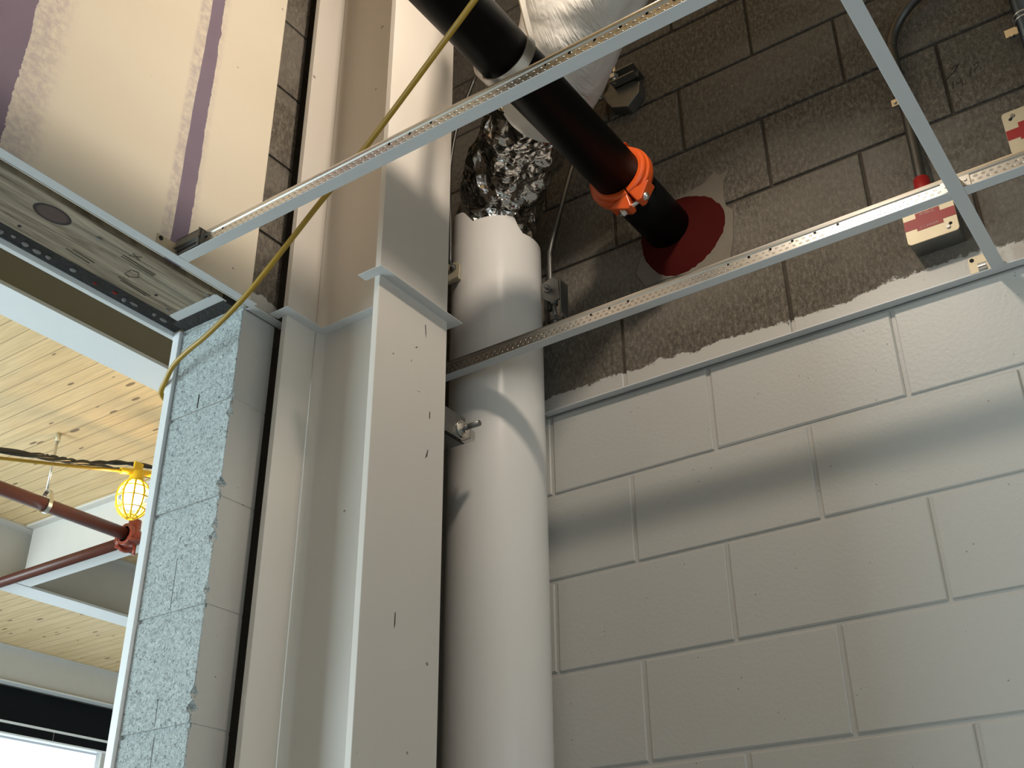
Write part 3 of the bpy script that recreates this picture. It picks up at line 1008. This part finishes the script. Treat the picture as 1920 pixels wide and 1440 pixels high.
torn = [(-180, 1.70), (-140, 1.735), (-128, 1.742), (-115, 1.733), (-103, 1.724), (-99, 1.716), (-86, 1.681), (-76, 1.683), (-55, 1.687), (-38, 1.688), (-31, 1.686), (-26, 1.664), (-19, 1.648), (-10, 1.642), (30, 1.64), (90, 1.67), (180, 1.70)]


def torn_z(a):
    for (a0, z0), (a1, z1) in zip(torn, torn[1:]):
        if a0 <= a <= a1:
            return z0 + (z1 - z0) * (a - a0) / (a1 - a0)
    return 1.68


mb = MB(); ring_shell(mb, 1.135, lambda a: 1.650 - 0.004 * cos(radians(a + 60)), PR)
mb.build('upper_jacket', M['jacket'], wp, fix=False)
mb = MB(); ring_shell(mb, FL, lambda a: 1.1385 + 0.004 * sin(radians(a)), PR + 0.0011, rows=30)
mb.build('lower_jacket', M['jacket'], wp, fix=False)
mb = MB(); ring_shell(mb, 1.60, torn_z, PR - 0.0012, 240)
mb.build('torn_liner', M['jacket'], wp, fix=False)

# foil elbow: vertical run, then bending up and out over the black pipe
az = radians(36)
D2 = Vector((cos(az), -sin(az), 0.0))
cz = lambda u: Vector((PX, PY, 0)) + D2 * u
path = [Vector((PX, PY, 1.58)), Vector((PX, PY, 1.66)), Vector((PX, PY, 1.72)), Vector((PX + 0.003, PY - 0.002, 1.765)), cz(0.045) + Vector((0, 0, 1.80)), cz(0.11) + Vector((0, 0, 1.83)), cz(0.19) + Vector((0, 0, 1.848)),
        cz(0.28) + Vector((0, 0, 1.856)), cz(0.38) + Vector((0, 0, 1.866)), cz(0.50) + Vector((0, 0, 1.884)), cz(0.61) + Vector((0, 0, 1.903)), cz(0.75) + Vector((0, 0, 1.943)), cz(0.90) + Vector((0, 0, 1.972)), cz(1.02) + Vector((0, 0, 1.965)), cz(1.25) + Vector((0, 0, 1.945)), cz(1.7) + Vector((0, 0, 1.95))]  # unseen far end of the run shaped to shade the upper block wall
sp = smooth_path(path, 10)


def lumpy(mb, pts, rfun, seg, amp, fr, seed, rows_smooth=True):
    P = [Vector(p) for p in pts]
    n = len(P); base = len(mb.v)
    T0 = (P[1] - P[0]).normalized()
    u = Vector((1, 0, 0)); u = (u - T0 * u.dot(T0)).normalized()
    for i in range(n):
        T = (P[min(i + 1, n - 1)] - P[max(i - 1, 0)]).normalized()
        u = (u - T * u.dot(T)).normalized(); w = T.cross(u)
        for k in range(seg):
            a = 2 * pi * k / seg
            d = u * cos(a) + w * sin(a)
            q = P[i] + d * rfun(i / (n - 1))
            nz = mnoise.turbulence(q * fr + Vector((seed, seed * 2, 0)), 3, False)
            mb.v.append(tuple(q + d * (nz - 0.5) * amp))
    for i in range(n - 1):
        for k in range(seg):
            a, b_ = base + i * seg + k, base + i * seg + (k + 1) % seg
            mb.f.append((a, b_, b_ + seg, a + seg)); mb.mi.append(0); mb.sm.append(True)


i1 = 74
mb = MB(); lumpy(mb, sp[:i1 + 10], lambda t: 0.103 + 0.012 * min(1, t * 2.5), 120, 0.020, 16, 3.0)
mb.build('foil_elbow', M['foil'], wp, fix=False)
mb = MB(); lumpy(mb, sp[i1:], lambda t: 0.125 - 0.005 * max(0, 1 - t * 12), 96, 0.010, 7, 9.0)
# thick lip at the cut end of the wrap
seg = 96
base = len(mb.v)
c0 = sum((Vector(p) for p in mb.v[:seg]), Vector()) / seg
mb.v += [tuple(c0 + (Vector(p) - c0) * 0.90) for p in mb.v[:seg]]
for k in range(seg):
    mb.f.append((k, (k + 1) % seg, base + (k + 1) % seg, base + k)); mb.mi.append(0); mb.sm.append(False)
mb.build('vinyl_wrap', M['wrap'], wp, fix=False)

# riser clamp ears and their rods
el = thing('pipe_clamp_ear', 'small pale clamp ear with a bolt between the column edge and the white pipe', 'pipe clamp', (-1.372, 1.752, 1.55))
MB().prism([(-1.395, 1.752, 1.525), (-1.356, 1.752, 1.522), (-1.354, 1.752, 1.560), (-1.362, 1.752, 1.572), (-1.395, 1.752, 1.575)], (0, 0.005, 0)).box((-1.395, 1.752, 1.523), (-1.356, 1.764, 1.527)).build('plate', M['zincy'], el, 0.001)
MB().hexnut((-1.3715, 1.752, 1.556), (0.3, -1, 0), 0.009, 0.006).cyl((-1.3715, 1.7515, 1.556), (-1.367, 1.737, 1.556), 0.005, 12).build('bolt', M['dkgalv'], el)
o = MB().tube(smooth_path([(-1.385, 1.756, 1.574), (-1.383, 1.75, 1.70), (-1.378, 1.735, 1.83), (-1.335, 1.71, 1.96), (-1.265, 1.69, 2.07)], 6), 0.0045, 10).build('hanger_rod', M['conduit'])
tag(o, 'thin grey rod rising along the column edge to the left of the foil elbow', 'rod')
er = thing('pipe_clamp_ear', 'dark galvanised clamp ear with hanging bolt right of the white pipe', 'pipe clamp', (-1.195, 1.905, 1.49))
MB().prism([(-1.222, 1.905, 1.495), (-1.222, 1.905, 1.535), (-1.19, 1.905, 1.545), (-1.174, 1.905, 1.530), (-1.171, 1.905, 1.478), (-1.19, 1.905, 1.470)], (0, 0.006, 0)).prism([(-1.171, 1.905, 1.530), (-1.171, 1.905, 1.44), (-1.171, 1.935, 1.43), (-1.171, 1.94, 1.53)], (0.004, 0, 0)).build('plate', M['dkgalv'], er, 0.001)
MB().hexnut((-1.200, 1.905, 1.514), (0, -1, 0), 0.0125, 0.006).cyl((-1.200, 1.905, 1.514), (-1.200, 1.886, 1.514), 0.0055, 12).build('bolt', M['dkgalv'], er)
MB().cyl((-1.190, 1.912, 1.50), (-1.190, 1.912, 1.415), 0.0048, 12).hexnut((-1.190, 1.912, 1.478), (0, 0, -1), 0.010, 0.010).hexnut((-1.190, 1.912, 1.435), (0, 0, -1), 0.011, 0.012).build('hanging_bolt', M['dkgalv'], er)
rodpts = [(-1.199, 1.912, 1.50), (-1.199, 1.912, 1.60), (-1.198, 1.914, 1.635), (-1.178, 1.92, 1.72), (-1.140, 1.935, 1.875), (-1.085, 1.952, 2.05), (-1.063, 1.955, 2.085)]
o = MB().tube(smooth_path(rodpts, 6), 0.0052, 10).build('hanger_rod', M['dkgalv'])
tag(o, 'bent grey rod between the right clamp ear and the wall bracket', 'rod')
o = MB().tube(smooth_path([(-1.214, 1.93, 1.47), (-1.214, 1.932, 1.60), (-1.205, 1.935, 1.66), (-1.17, 1.94, 1.80), (-1.135, 1.95, 1.93), (-1.10, 1.958, 2.05)], 6), 0.006, 10).build('thin_conduit', M['conduit'])
tag(o, 'thin dark conduit against the blocks just behind the bent rod', 'conduit')
# wall bracket (beam clamp) right of the vinyl wrap
bc = thing('wall_bracket', 'dark galvanised channel bracket with two bolts on the upper block wall', 'bracket', (-1.0, 1.99, 2.10))
MB().prism([(-1.055, 1.965, 2.09), (-1.03, 1.965, 2.125), (-0.985, 1.965, 2.115), (-0.945, 1.965, 2.09), (-0.95, 1.965, 2.055), (-0.985, 1.965, 2.025), (-1.03, 1.965, 2.045)], (0, 0.034, 0)).build('plate', M['dkgalv'], bc, 0.002)
MB().box((-1.015, 1.935, 2.100), (-0.945, 1.965, 2.104)).box((-1.015, 1.935, 2.128), (-0.945, 1.999, 2.132)).box((-1.015, 1.96, 2.10), (-0.945, 1.964, 2.132)).build('channel', M['dkgalv'], bc)
MB().cyl((-1.008, 1.945, 2.10), (-1.000, 1.940, 2.165), 0.006, 12).hexnut((-1.007, 1.945, 2.115), (0.1, -0.1, 1), 0.0125, 0.012).build('bolt', M['galv'], bc)
MB().hexnut((-1.058, 1.955, 2.082), (0.1, 0, 1), 0.0115, 0.012).cyl((-1.058, 1.955, 2.080), (-1.055, 1.955, 2.115), 0.0055, 12).build('bolt', M['galv'], bc)

# lower bracket behind the column
lb = thing('pipe_bracket', 'steel angle bracket with a protruding bolt between column and white pipe below the ceiling', 'bracket', (-1.30, 1.62, 1.05))
MB().box((-1.289, 1.530, 1.040), (-1.284, 1.692, 1.100)).box((-1.320, 1.530, 1.040), (-1.284, 1.692, 1.0445)).build('angle_bar', M['dkgalv'], lb, 0.0008)
MB().cyl((-1.284, 1.678, 1.069), (-1.2805, 1.678, 1.069), 0.0185, 24).build('washer', M['galv'], lb)
MB().hexnut((-1.2805, 1.678, 1.069), (1, 0, 0), 0.0135, 0.010).build('nut', M['galv'], lb)
MB().cyl((-1.29, 1.678, 1.069), (-1.236, 1.678, 1.069), 0.0062, 16).build('bolt', M['dkgalv'], lb)
MB().box((-1.284, 1.676, 1.039), (-1.258, 1.692, 1.060)).build('end_lug', M['galv'], lb, 0.0008)

# ================================================================ BLACK PIPE, COUPLING, FIRESTOP, HANGER
BX, BZ, BR = -0.9155, 1.625, 0.0562
o = MB().cyl((BX, -2.5, BZ), (BX, 1.766, BZ), BR, 64).build('black_pipe', M['black'])
tag(o, 'long glossy black pipe coming overhead to the orange coupling', 'pipe')
o = MB().cyl((BX, 1.774, BZ), (BX, YW + 0.004, BZ), BR, 64).build('black_pipe', M['black'])
tag(o, 'short black pipe between the orange coupling and the red sealed wall hole', 'pipe')

cp = thing('pipe_coupling', 'orange grooved coupling with two bolts joining the black pipe', 'coupling', (BX, 1.77, BZ))
th0 = radians(-70)


def half_housing(a0, a1, nm):
    prof = [(-0.025, 0.0565), (-0.025, 0.0665), (-0.020, 0.0705), (-0.012, 0.0715), (-0.009, 0.076), (0.009, 0.076), (0.012, 0.0715), (0.020, 0.0705), (0.025, 0.0665), (0.025, 0.0565)]
    mb = MB()
    n = 40
    m_ = len(prof)
    for i in range(n + 1):
        a = a0 + (a1 - a0) * i / n
        for (yy_, r_) in prof:
            mb.v.append((BX + r_ * cos(a), 1.77 + yy_, BZ + r_ * sin(a)))
    for i in range(n):
        for q in range(m_ - 1):
            mb.f.append((i * m_ + q, i * m_ + q + 1, (i + 1) * m_ + q + 1, (i + 1) * m_ + q)); mb.mi.append(0); mb.sm.append(False)
    mb.f.append(tuple(range(m_))); mb.mi.append(0); mb.sm.append(False)
    mb.f.append(tuple(n * m_ + q for q in range(m_ - 1, -1, -1))); mb.mi.append(0); mb.sm.append(False)
    # bolt lugs at both ends
    for (a, s) in ((a0, 1), (a1, -1)):
        rad = Vector((cos(a), 0, sin(a))); tan = Vector((-sin(a), 0, cos(a))) * s
        c = Vector((BX, 1.77, BZ))
        p = []
        for (rr, tt, hw) in ((0.066, 0.001, 0.021), (0.098, 0.006, 0.013), (0.100, 0.016, 0.013), (0.070, 0.052, 0.016)):
            p.append((rr, tt, hw))
        lo = [c + rad * rr + tan * tt + Vector((0, -hw, 0)) for rr, tt, hw in p]
        hi = [c + rad * rr + tan * tt + Vector((0, hw, 0)) for rr, tt, hw in p]
        k = len(mb.v)
        mb.add(lo + hi, [(0, 1, 2, 3), (7, 6, 5, 4), (0, 4, 5, 1), (1, 5, 6, 2), (2, 6, 7, 3), (3, 7, 4, 0)])
    return mb.build(nm, M['orange'], cp, 0.0022)


g = radians(1.2)
half_housing(th0 + g, th0 + pi - g, 'housing_half')
half_housing(th0 + pi + g, th0 + 2 * pi - g, 'housing_half')
for a in (th0, th0 + pi):
    rad = Vector((cos(a), 0, sin(a))); tan = Vector((-sin(a), 0, cos(a)))
    c = Vector((BX, 1.77, BZ)) + rad * 0.089
    mb = MB().cyl(c - tan * 0.044, c + tan * 0.030, 0.0052, 14)
    mb.hexnut(c - tan * 0.036, tan, 0.0105, 0.010)
    mb.sphere(c + tan * 0.026, 0.0105, 14, 8, 0, (1, 1, 1))
    mb.build('bolt', M['galv'], cp)

fs = MB()
random.seed(5)
ctr = (-0.893, 1.588)
n = 72
outer, inner = [], []
for k in range(n):
    a = 2 * pi * k / n
    r_ = 0.108 + 0.012 * cos(a - 0.75) + 0.004 * sin(3 * a + 1) + random.uniform(-0.0018, 0.0018)
    outer.append((ctr[0] + r_ * cos(a), ctr[1] + r_ * 1.0 * sin(a)))
    inner.append((BX + (BR + 0.0005) * cos(a), BZ + (BR + 0.0005) * sin(a)))
for (ring, y) in ((outer, YW - 0.0015), ([((o_[0] * 0.9 + i_[0] * 0.1), (o_[1] * 0.9 + i_[1] * 0.1)) for o_, i_ in zip(outer, inner)], YW - 0.006),
                  ([((o_[0] * 0.2 + i_[0] * 0.8), (o_[1] * 0.2 + i_[1] * 0.8)) for o_, i_ in zip(outer, inner)], YW - 0.008), (inner, YW - 0.012)):
    fs.v += [(x, y, z) for x, z in ring]
for r_ in range(3):
    for k in range(n):
        fs.f.append((r_ * n + k, r_ * n + (k + 1) % n, (r_ + 1) * n + (k + 1) % n, (r_ + 1) * n + k)); fs.mi.append(0); fs.sm.append(True)
o = fs.build('firestop_sealant', M['red'])
tag(o, 'dark red firestop sealant smeared around the black pipe at the block wall', 'sealant')

# band hanger
hg = thing('pipe_hanger', 'grey steel band hanger looped under the black pipe near the top of the photo', 'pipe hanger', (BX, 1.32, BZ))
yh = 1.315
pts_in = []
Rb = BR + 0.006
apex = (BX - 0.004, BZ + 0.62)
rodbot = (BX, BZ + 0.30)
n = 48
a0 = radians(18)
ring = [(BX + Rb * cos(a0 - (pi + 2 * a0) * k / n), BZ + Rb * sin(a0 - (pi + 2 * a0) * k / n)) for k in range(n + 1)]
ring = [(rodbot[0] + 0.012, rodbot[1])] + ring + [(rodbot[0] - 0.012, rodbot[1])]
mb = MB()
hw, tk = 0.0125, 0.003
m_ = len(ring)
for i, (x, z) in enumerate(ring):
    d = Vector((x - BX, 0, z - BZ)).normalized()
    for (yy_, rr) in ((-hw, 0), (hw, 0), (hw, tk), (-hw, tk)):
        mb.v.append((x + d.x * rr, yh + yy_, z + d.z * rr))
for i in range(m_ - 1):
    for q in range(4):
        mb.f.append((i * 4 + q, i * 4 + (q + 1) % 4, (i + 1) * 4 + (q + 1) % 4, (i + 1) * 4 + q)); mb.mi.append(0); mb.sm.append(False)
mb.build('band', M['galv'], hg)
MB().cyl((BX, yh, rodbot[1] - 0.02), (BX, yh, ZD), 0.006, 12).build('rod', M['galv'], hg)
MB().cyl((BX - 0.022, yh, rodbot[1] - 0.012), (BX + 0.022, yh, rodbot[1] - 0.012), 0.005, 10).hexnut((BX - 0.022, yh, rodbot[1] - 0.012), (1, 0, 0), 0.010, 0.007).build('bolt', M['galv'], hg)

# ================================================================ CONDUIT AND JUNCTION BOXES


def jbox(x0, x1, z0, z1, label, letters):
    yb, yf = YW, 1.948
    root = thing('junction_box', label, 'junction box', ((x0 + x1) / 2, YW, z0))
    body = MB().box((x0 + 0.002, yf, z0 + 0.002), (x1 - 0.002, yb - 0.0008, z1 - 0.002)).build('box_body', M['dkgalv'], root, 0.004)
    # cover with rounded corners
    c = 0.008
    pts = []
    for (cx, cz_, a0) in ((x1 - c, z1 - c, 0), (x0 + c, z1 - c, 90), (x0 + c, z0 + c, 180), (x1 - c, z0 + c, 270)):
        for q in range(6):
            a = radians(a0 + 90 * q / 5)
            pts.append((cx + c * cos(a), yf - 0.002, cz_ + c * sin(a)))
    cover = MB().prism(pts, (0, 0.002, 0)).build('cover_plate', M['zincy'], root, 0.0006)
    w, h = x1 - x0, z1 - z0
    mx, mz = (x0 + x1) / 2, (z0 + z1) / 2
    pl = [(x0 + 0.0005, mz - 0.17 * h), (mx - 0.27 * w, mz - 0.17 * h), (mx - 0.27 * w, mz - 0.235 * h), (mx + 0.24 * w, mz - 0.235 * h), (mx + 0.24 * w, mz - 0.15 * h), (x1 - 0.0005, mz - 0.15 * h),
          (x1 - 0.0005, mz + 0.06 * h), (mx + 0.22 * w, mz + 0.06 * h), (mx + 0.22 * w, mz + 0.17 * h), (mx - 0.25 * w, mz + 0.17 * h), (mx - 0.25 * w, mz + 0.06 * h), (x0 + 0.0005, mz + 0.06 * h)]
    MB().prism([(x, yf - 0.0026, z) for x, z in pl], (0, 0.0006, 0)).build('red_band', M['redp'], cover)
    for (sx, sz) in ((x1 - 0.020, z0 + 0.0135), (x0 + 0.020, z1 - 0.0135)):
        MB().cyl((sx, yf - 0.001, sz), (sx, yf - 0.0045, sz), 0.0040, 14).build('screw', M['dkgalv'], cover)
        s = 1 if sx > mx else -1
        MB().cyl((sx + s * 0.0055, yf - 0.0015, sz + s * 0.0065), (sx + s * 0.0055, yf - 0.0022, sz + s * 0.0065), 0.0036, 12).box((sx + s * 0.001, yf - 0.0022, sz + s * 0.002), (sx + s * 0.0045, yf - 0.0015, sz + s * 0.0055)).build('keyhole', M['dark'], cover)
    for (sx, sy) in ((x0 + 0.03, 1.972), (x0 + 0.066, 1.972)):
        MB().cyl((sx, sy, z0 + 0.0025), (sx, sy, z0 + 0.0012), 0.0125, 24).build('knockout', M['dkgalv'], body)
    for (txt, tx, tz, sz) in letters:
        cu = bpy.data.curves.new('lettering', 'FONT')
        cu.body = txt; cu.size = sz; cu.align_x = 'CENTER'; cu.extrude = 0.0001
        tmp = bpy.data.objects.new('lettering_source', cu)
        me = bpy.data.meshes.new_from_object(tmp)
        bpy.data.objects.remove(tmp); bpy.data.curves.remove(cu)
        me.materials.clear(); me.materials.append(M['white'])
        to = bpy.data.objects.new('lettering', me)
        COL.objects.link(to)
        to.parent = cover
        to.rotation_euler = (radians(90), 0, 0)
        to.location = Vector((tx, yf - 0.0029, tz + Z0)) - parent_world(root)
    return root


bx0, bx1, bz0, bz1 = -0.382, -0.281, 1.318, 1.420
mx, mz = (bx0 + bx1) / 2, (bz0 + bz1) / 2
jbox(bx0, bx1, bz0, bz1, 'steel junction box with red painted cover hanging below the cross tee', [('PE 09A-02', mx - 0.002, mz + 0.0095, 0.0068), ('C-1 #14 #70', mx - 0.003, mz - 0.0205, 0.0068)])
jbox(-0.158, -0.057, 1.442, 1.544, 'red banded junction box cut off by the right edge of the photo', [])

o1 = thing('conduit', 'grey conduit bending away at the top and dropping to the red covered box', 'conduit', (-0.334, 1.975, 1.42))
cpath = [(-0.334, 1.968, 1.445), (-0.334, 1.972, 1.50), (-0.334, 1.978, 1.56), (-0.334, 1.982, 1.70), (-0.334, 1.982, 1.845)]
for q in range(1, 9):
    a = radians(80 * q / 8)
    cpath.append((-0.334 + 0.115 * (1 - cos(a)), 1.982 - 0.02 * (1 - cos(a)), 1.845 + 0.115 * sin(a)))
cpath += [(-0.185, 1.974, 1.985), (-0.150, 1.974, 2.03), (-0.140, 1.974, 2.10), (-0.140, 1.974, 2.4), (-0.140, 1.974, ZD - 0.002)]
MB().tube(smooth_path(cpath, 4), 0.0115, 20).build('tube', M['conduit'], o1)
MB().cyl((-0.334, 1.968, 1.419), (-0.334, 1.970, 1.478), 0.0165, 20).sphere((-0.334, 1.970, 1.478), 0.0165, 16, 8, 0, (1, 1, 0.5)).build('connector', M['redp'], o1)['label'] = 'red conduit connector'
mb = MB()
for q in range(12):
    pass
mb.box((-0.362, 1.996, 1.712), (-0.344, 1.9995, 1.730)); mb.cyl((-0.355, 1.9965, 1.721), (-0.355, 1.9925, 1.721), 0.004, 10)
mb.tube([(-0.334 + 0.0135 * cos(radians(a)), 1.983 - 0.0135 * sin(radians(a)), 1.721) for a in range(0, 181, 15)], 0.0022, 8)
mb.build('strap', M['galv'], o1)
o2 = thing('conduit', 'dark vertical conduit with a bright strap at the top right corner', 'conduit', (-0.066, 1.98, 1.544))
MB().tube([(-0.068, 1.972, 1.538), (-0.068, 1.974, ZD - 0.002)], 0.0175, 24).build('tube', M['conduit'], o2)
MB().cyl((-0.068, 1.972, 1.538), (-0.068, 1.972, 1.58), 0.022, 20).build('connector', M['redp'], o2)
mb = MB()
mb.tube([(-0.068 + 0.0195 * cos(radians(a)), 1.974 - 0.0195 * sin(radians(a)), 1.772) for a in range(-10, 191, 10)], 0.0024, 8)
mb.tube([(-0.068 + 0.0195 * cos(radians(a)), 1.974 - 0.0195 * sin(radians(a)), 1.785) for a in range(-10, 191, 10)], 0.0024, 8)
mb.box((-0.112, 1.9965, 1.768), (-0.086, 1.9995, 1.789)); mb.cyl((-0.100, 1.997, 1.770), (-0.100, 1.9925, 1.770), 0.0055, 12)
mb.build('strap', M['galv'], o2)

# ================================================================ YELLOW CABLE


def at_y(px, py, y):
    d = r2 * ((px - 960) / 2111.19) - u2 * ((py - 720) / 2111.19) + fw
    return d * (y / d.y)


cab = [Vector((-0.45, 0.55, 2.75)), Vector((-0.52, 0.68, 2.2)), at_y(1010, -170, 0.90), at_y(948, -80, 0.955), at_y(890, 0, 1.0), at_y(835, 75, 1.045), at_y(690, 270, 1.122), at_y(600, 380, 1.152), at_y(545, 450, 1.172), at_y(462, 553, 1.190), at_y(395, 622, 1.203), at_y(350, 660, 1.212), at_y(325, 686, 1.222), Vector((-1.700, 1.236, 1.117)), Vector((-1.727, 1.250, 1.106)), Vector((-1.737, 1.275, 1.098)), Vector((-1.765, 1.305, 1.10)), Vector((-1.83, 1.37, 1.13)), Vector((-1.84, 1.60, 1.30))]
o = MB().tube(smooth_path(cab, 8), 0.0052, 12).build('yellow_cable', M['yellow'])
tag(o, 'yellow cable slung from the top of the photo over the jamb of the opening', 'cable')

# ================================================================ NEXT ROOM


def i_beam_y(xc, w, y0, y1, zb, zt, label, tf=0.016, tw=0.010, wm='beam'):
    root = thing('steel_beam', label, 'steel beam', (xc, (y0 + y1) / 2, zb))
    MB().box((xc - w / 2, y0, zb), (xc + w / 2, y1, zb + tf)).build('bottom_flange', M['daylit_flange'], root, 0.001)
    MB().box((xc - tw / 2, y0, zb + tf), (xc + tw / 2, y1, zt - tf)).build('web', M[wm], root)
    MB().box((xc - w / 2, y0, zt - tf), (xc + w / 2, y1, zt)).build('top_flange', M['beam'], root, 0.001)
    return root


def i_beam_x(yc, w, x0, x1, zb, zt, label, tf=0.016, tw=0.010):
    root = thing('steel_beam', label, 'steel beam', ((x0 + x1) / 2, yc, zb))
    MB().box((x0, yc - w / 2, zb), (x1, yc + w / 2, zb + tf)).build('bottom_flange', M['daylit_flange'], root, 0.001)
    MB().box((x0, yc - tw / 2, zb + tf), (x1, yc + tw / 2, zt - tf)).build('web', M['beam'], root)
    MB().box((x0, yc - w / 2, zt - tf), (x1, yc + w / 2, zt)).build('top_flange', M['beam'], root, 0.001)
    return root


ZT = ZD - 0.001
i_beam_y(-3.655, 0.192, -2.39, 7.4, 2.40, ZT, 'steel beam with a bright white lower flange just beyond the opening', wm='shaded_web')
i_beam_x(3.892, 0.112, -6.475, -3.565 - 0.19, 2.40, ZT, 'steel cross beam above the sprinkler pipe, running away from the junction')
i_beam_y(-6.585, 0.190, -2.39, 7.4, 2.40, ZT, 'farther steel beam behind the sprinkler pipe in the next room')
i_beam_y(-9.02, 0.10, -2.39, 7.4, 2.482, ZT, 'beige edge beam above the far black window head', 0.012, 0.008)

# sprinkler pipes
ys, zs = 3.12, 2.362
o = MB().cyl((-5.16, -2.39, zs), (-5.16, 3.644, zs), 0.0365, 28).build('sprinkler_pipe', M['sprink'])
tag(o, 'dark maroon sprinkler pipe hung from a rod under the timber deck', 'pipe')
o = MB().cyl((-8.9, 3.705, 2.348), (-5.2355, 3.705, 2.348), 0.032, 28).build('sprinkler_pipe', M['sprink'])
tag(o, 'thinner dark maroon sprinkler branch running along the cross beam', 'pipe')
sf = thing('sprinkler_fitting', 'glossy red sprinkler elbow with bolts just under the caged lamp', 'pipe fitting', (-5.16, 3.70, 2.36))
MB().sphere((-5.16, 3.705, 2.36), 0.055, 20, 12).cyl((-5.16, 3.645, zs), (-5.16, 3.70, zs), 0.048, 24).cyl((-5.235, 3.705, 2.348), (-5.16, 3.705, 2.352), 0.046, 24).cyl((-5.16, 3.705, 2.36), (-5.16, 3.705, 2.46), 0.036, 20).build('elbow', M['fitting'], sf, 0.003)
MB().cyl((-5.235, 3.705, 2.348), (-5.208, 3.705, 2.348), 0.066, 24).cyl((-5.16, 3.645, zs), (-5.16, 3.668, zs), 0.064, 24).build('clamp_ring', M['fitting'], sf, 0.004)
MB().cyl((-5.22, 3.645, 2.30), (-5.22, 3.765, 2.30), 0.010, 10).build('bolt', M['fitting'], sf)
MB().cyl((-5.10, 3.63, 2.32), (-5.10, 3.70, 2.32), 0.010, 10).build('bolt', M['fitting'], sf)
MB().cyl((-5.15, 3.72, 2.31), (-5.15, 3.72, 2.255), 0.010, 10).build('spray_head', M['fitting'], sf)
ph = thing('pipe_hanger', 'thin steel rod and loop hanger carrying the sprinkler pipe', 'pipe hanger', (-5.16, ys, zs))
rx, ry = -5.176, 3.137
MB().cyl((rx, ry, zs + 0.085), (rx, ry, ZD), 0.0075, 10).build('rod', M['galv'], ph)
MB().cyl((rx, ry, ZD - 0.05), (rx, ry, ZD - 0.002), 0.014, 12).build('anchor', M['zincy'], ph)
mb = MB()
lp = [(-5.16 + 0.043 * cos(radians(a)), zs + 0.043 * sin(radians(a)) * (1.0 if sin(radians(a)) < 0 else 1.9)) for a in range(0, 361, 12)]
for i in range(len(lp) - 1):
    (xa, za), (xb, zb_) = lp[i], lp[i + 1]
    mb.prism([(xa, ry - 0.011, za), (xb, ry - 0.011, zb_), (xb * 1.0 + (xb + 5.168) * 0.07, ry - 0.011, zb_ + (zb_ - zs) * 0.07), (xa + (xa + 5.168) * 0.07, ry - 0.011, za + (za - zs) * 0.07)], (0, 0.022, 0))
mb.build('loop', M['galv'], ph)

# string light: cage, socket, bulb
lx, ly, lz = -4.6, 3.266, 2.300
sl = thing('cage_lamp', 'lit yellow caged work lamp on a string just left of the jamb', 'lamp', (lx, ly, lz))
MB().sphere((lx, ly, lz + 0.012), 0.056, 20, 14, 0, (1, 1, 1.25)).build('bulb', M['bulb'], sl)
cg = MB()
RC = 0.084
for k in range(10):
    a = 2 * pi * k / 10
    cg.tube([(lx + RC * sin(t) * cos(a), ly + RC * sin(t) * sin(a), lz - RC * 1.28 * cos(t)) for t in [0.12 + 2.55 * q / 14 for q in range(15)]], 0.0058, 8)
for t in (0.45, 1.0, 1.57, 2.1, 2.6):
    cg.tube([(lx + RC * sin(t) * cos(2 * pi * q / 24), ly + RC * sin(t) * sin(2 * pi * q / 24), lz - RC * 1.28 * cos(t)) for q in range(25)], 0.0042, 8)
cg.build('cage', M['yellowp'], sl)
sock = MB().cyl((lx, ly, lz + 0.085), (lx, ly, lz + 0.150), 0.040, 24, 0, 0.034).build('socket', M['yellowp'], sl, 0.004)
yd = Vector((0.10, 0.68, 0.135)).normalized()
cc = Vector((lx, ly, lz + 0.148))
MB().cyl(cc - yd * 0.095, cc + yd * 0.095, 0.017, 16).build('cable_gland', M['yellowp'], sock, 0.003)
MB().box((lx - 0.008, ly - 0.028, lz + 0.150), (lx + 0.008, ly + 0.028, lz + 0.205)).build('hanging_tab', M['yellowp'], sock, 0.006)
o = MB().tube([Vector((lx, ly, lz + 0.148)) + yd * t + Vector((0, 0, -0.02 * sin(min(1, max(0, -t / 2)) * pi))) for t in [-2.9955 + 0.145 * q for q in range(21)]], 0.0085, 10).build('lamp_cord', M['yellow'])
tag(o, 'straight yellow cord of the string light running left from the caged lamp', 'cord')


def twisted(pts, r, rt, label):
    P = smooth_path(pts, 24)
    mb = MB()
    for ph_ in (0, pi):
        q = []
        for i, p in enumerate(P):
            a = i * 0.42 + ph_
            q.append(p + Vector((0.6 * rt * cos(a), rt * 0.3 * cos(a), rt * sin(a))))
        mb.tube(q, r, 8)
    return tag(mb.build('twisted_wire', M['wire']), label, 'wire')


twisted([(-4.8, 1.0, 1.99), (-4.8, 2.623, 2.383), (-4.8, 2.906, 2.45), (-4.8, 3.088, 2.492), (-4.8, 3.495, 2.619), (-4.8, 4.5, 2.95 - 0.2)], 0.0085, 0.006, 'upper black twisted wire strung behind the caged lamp')
twisted([(-4.75, 1.0, 1.99), (-4.75, 2.597, 2.353), (-4.75, 3.057, 2.458), (-4.75, 3.467, 2.541), (-4.75, 4.4, 2.70)], 0.0085, 0.006, 'lower black twisted wire meeting the top of the caged lamp')
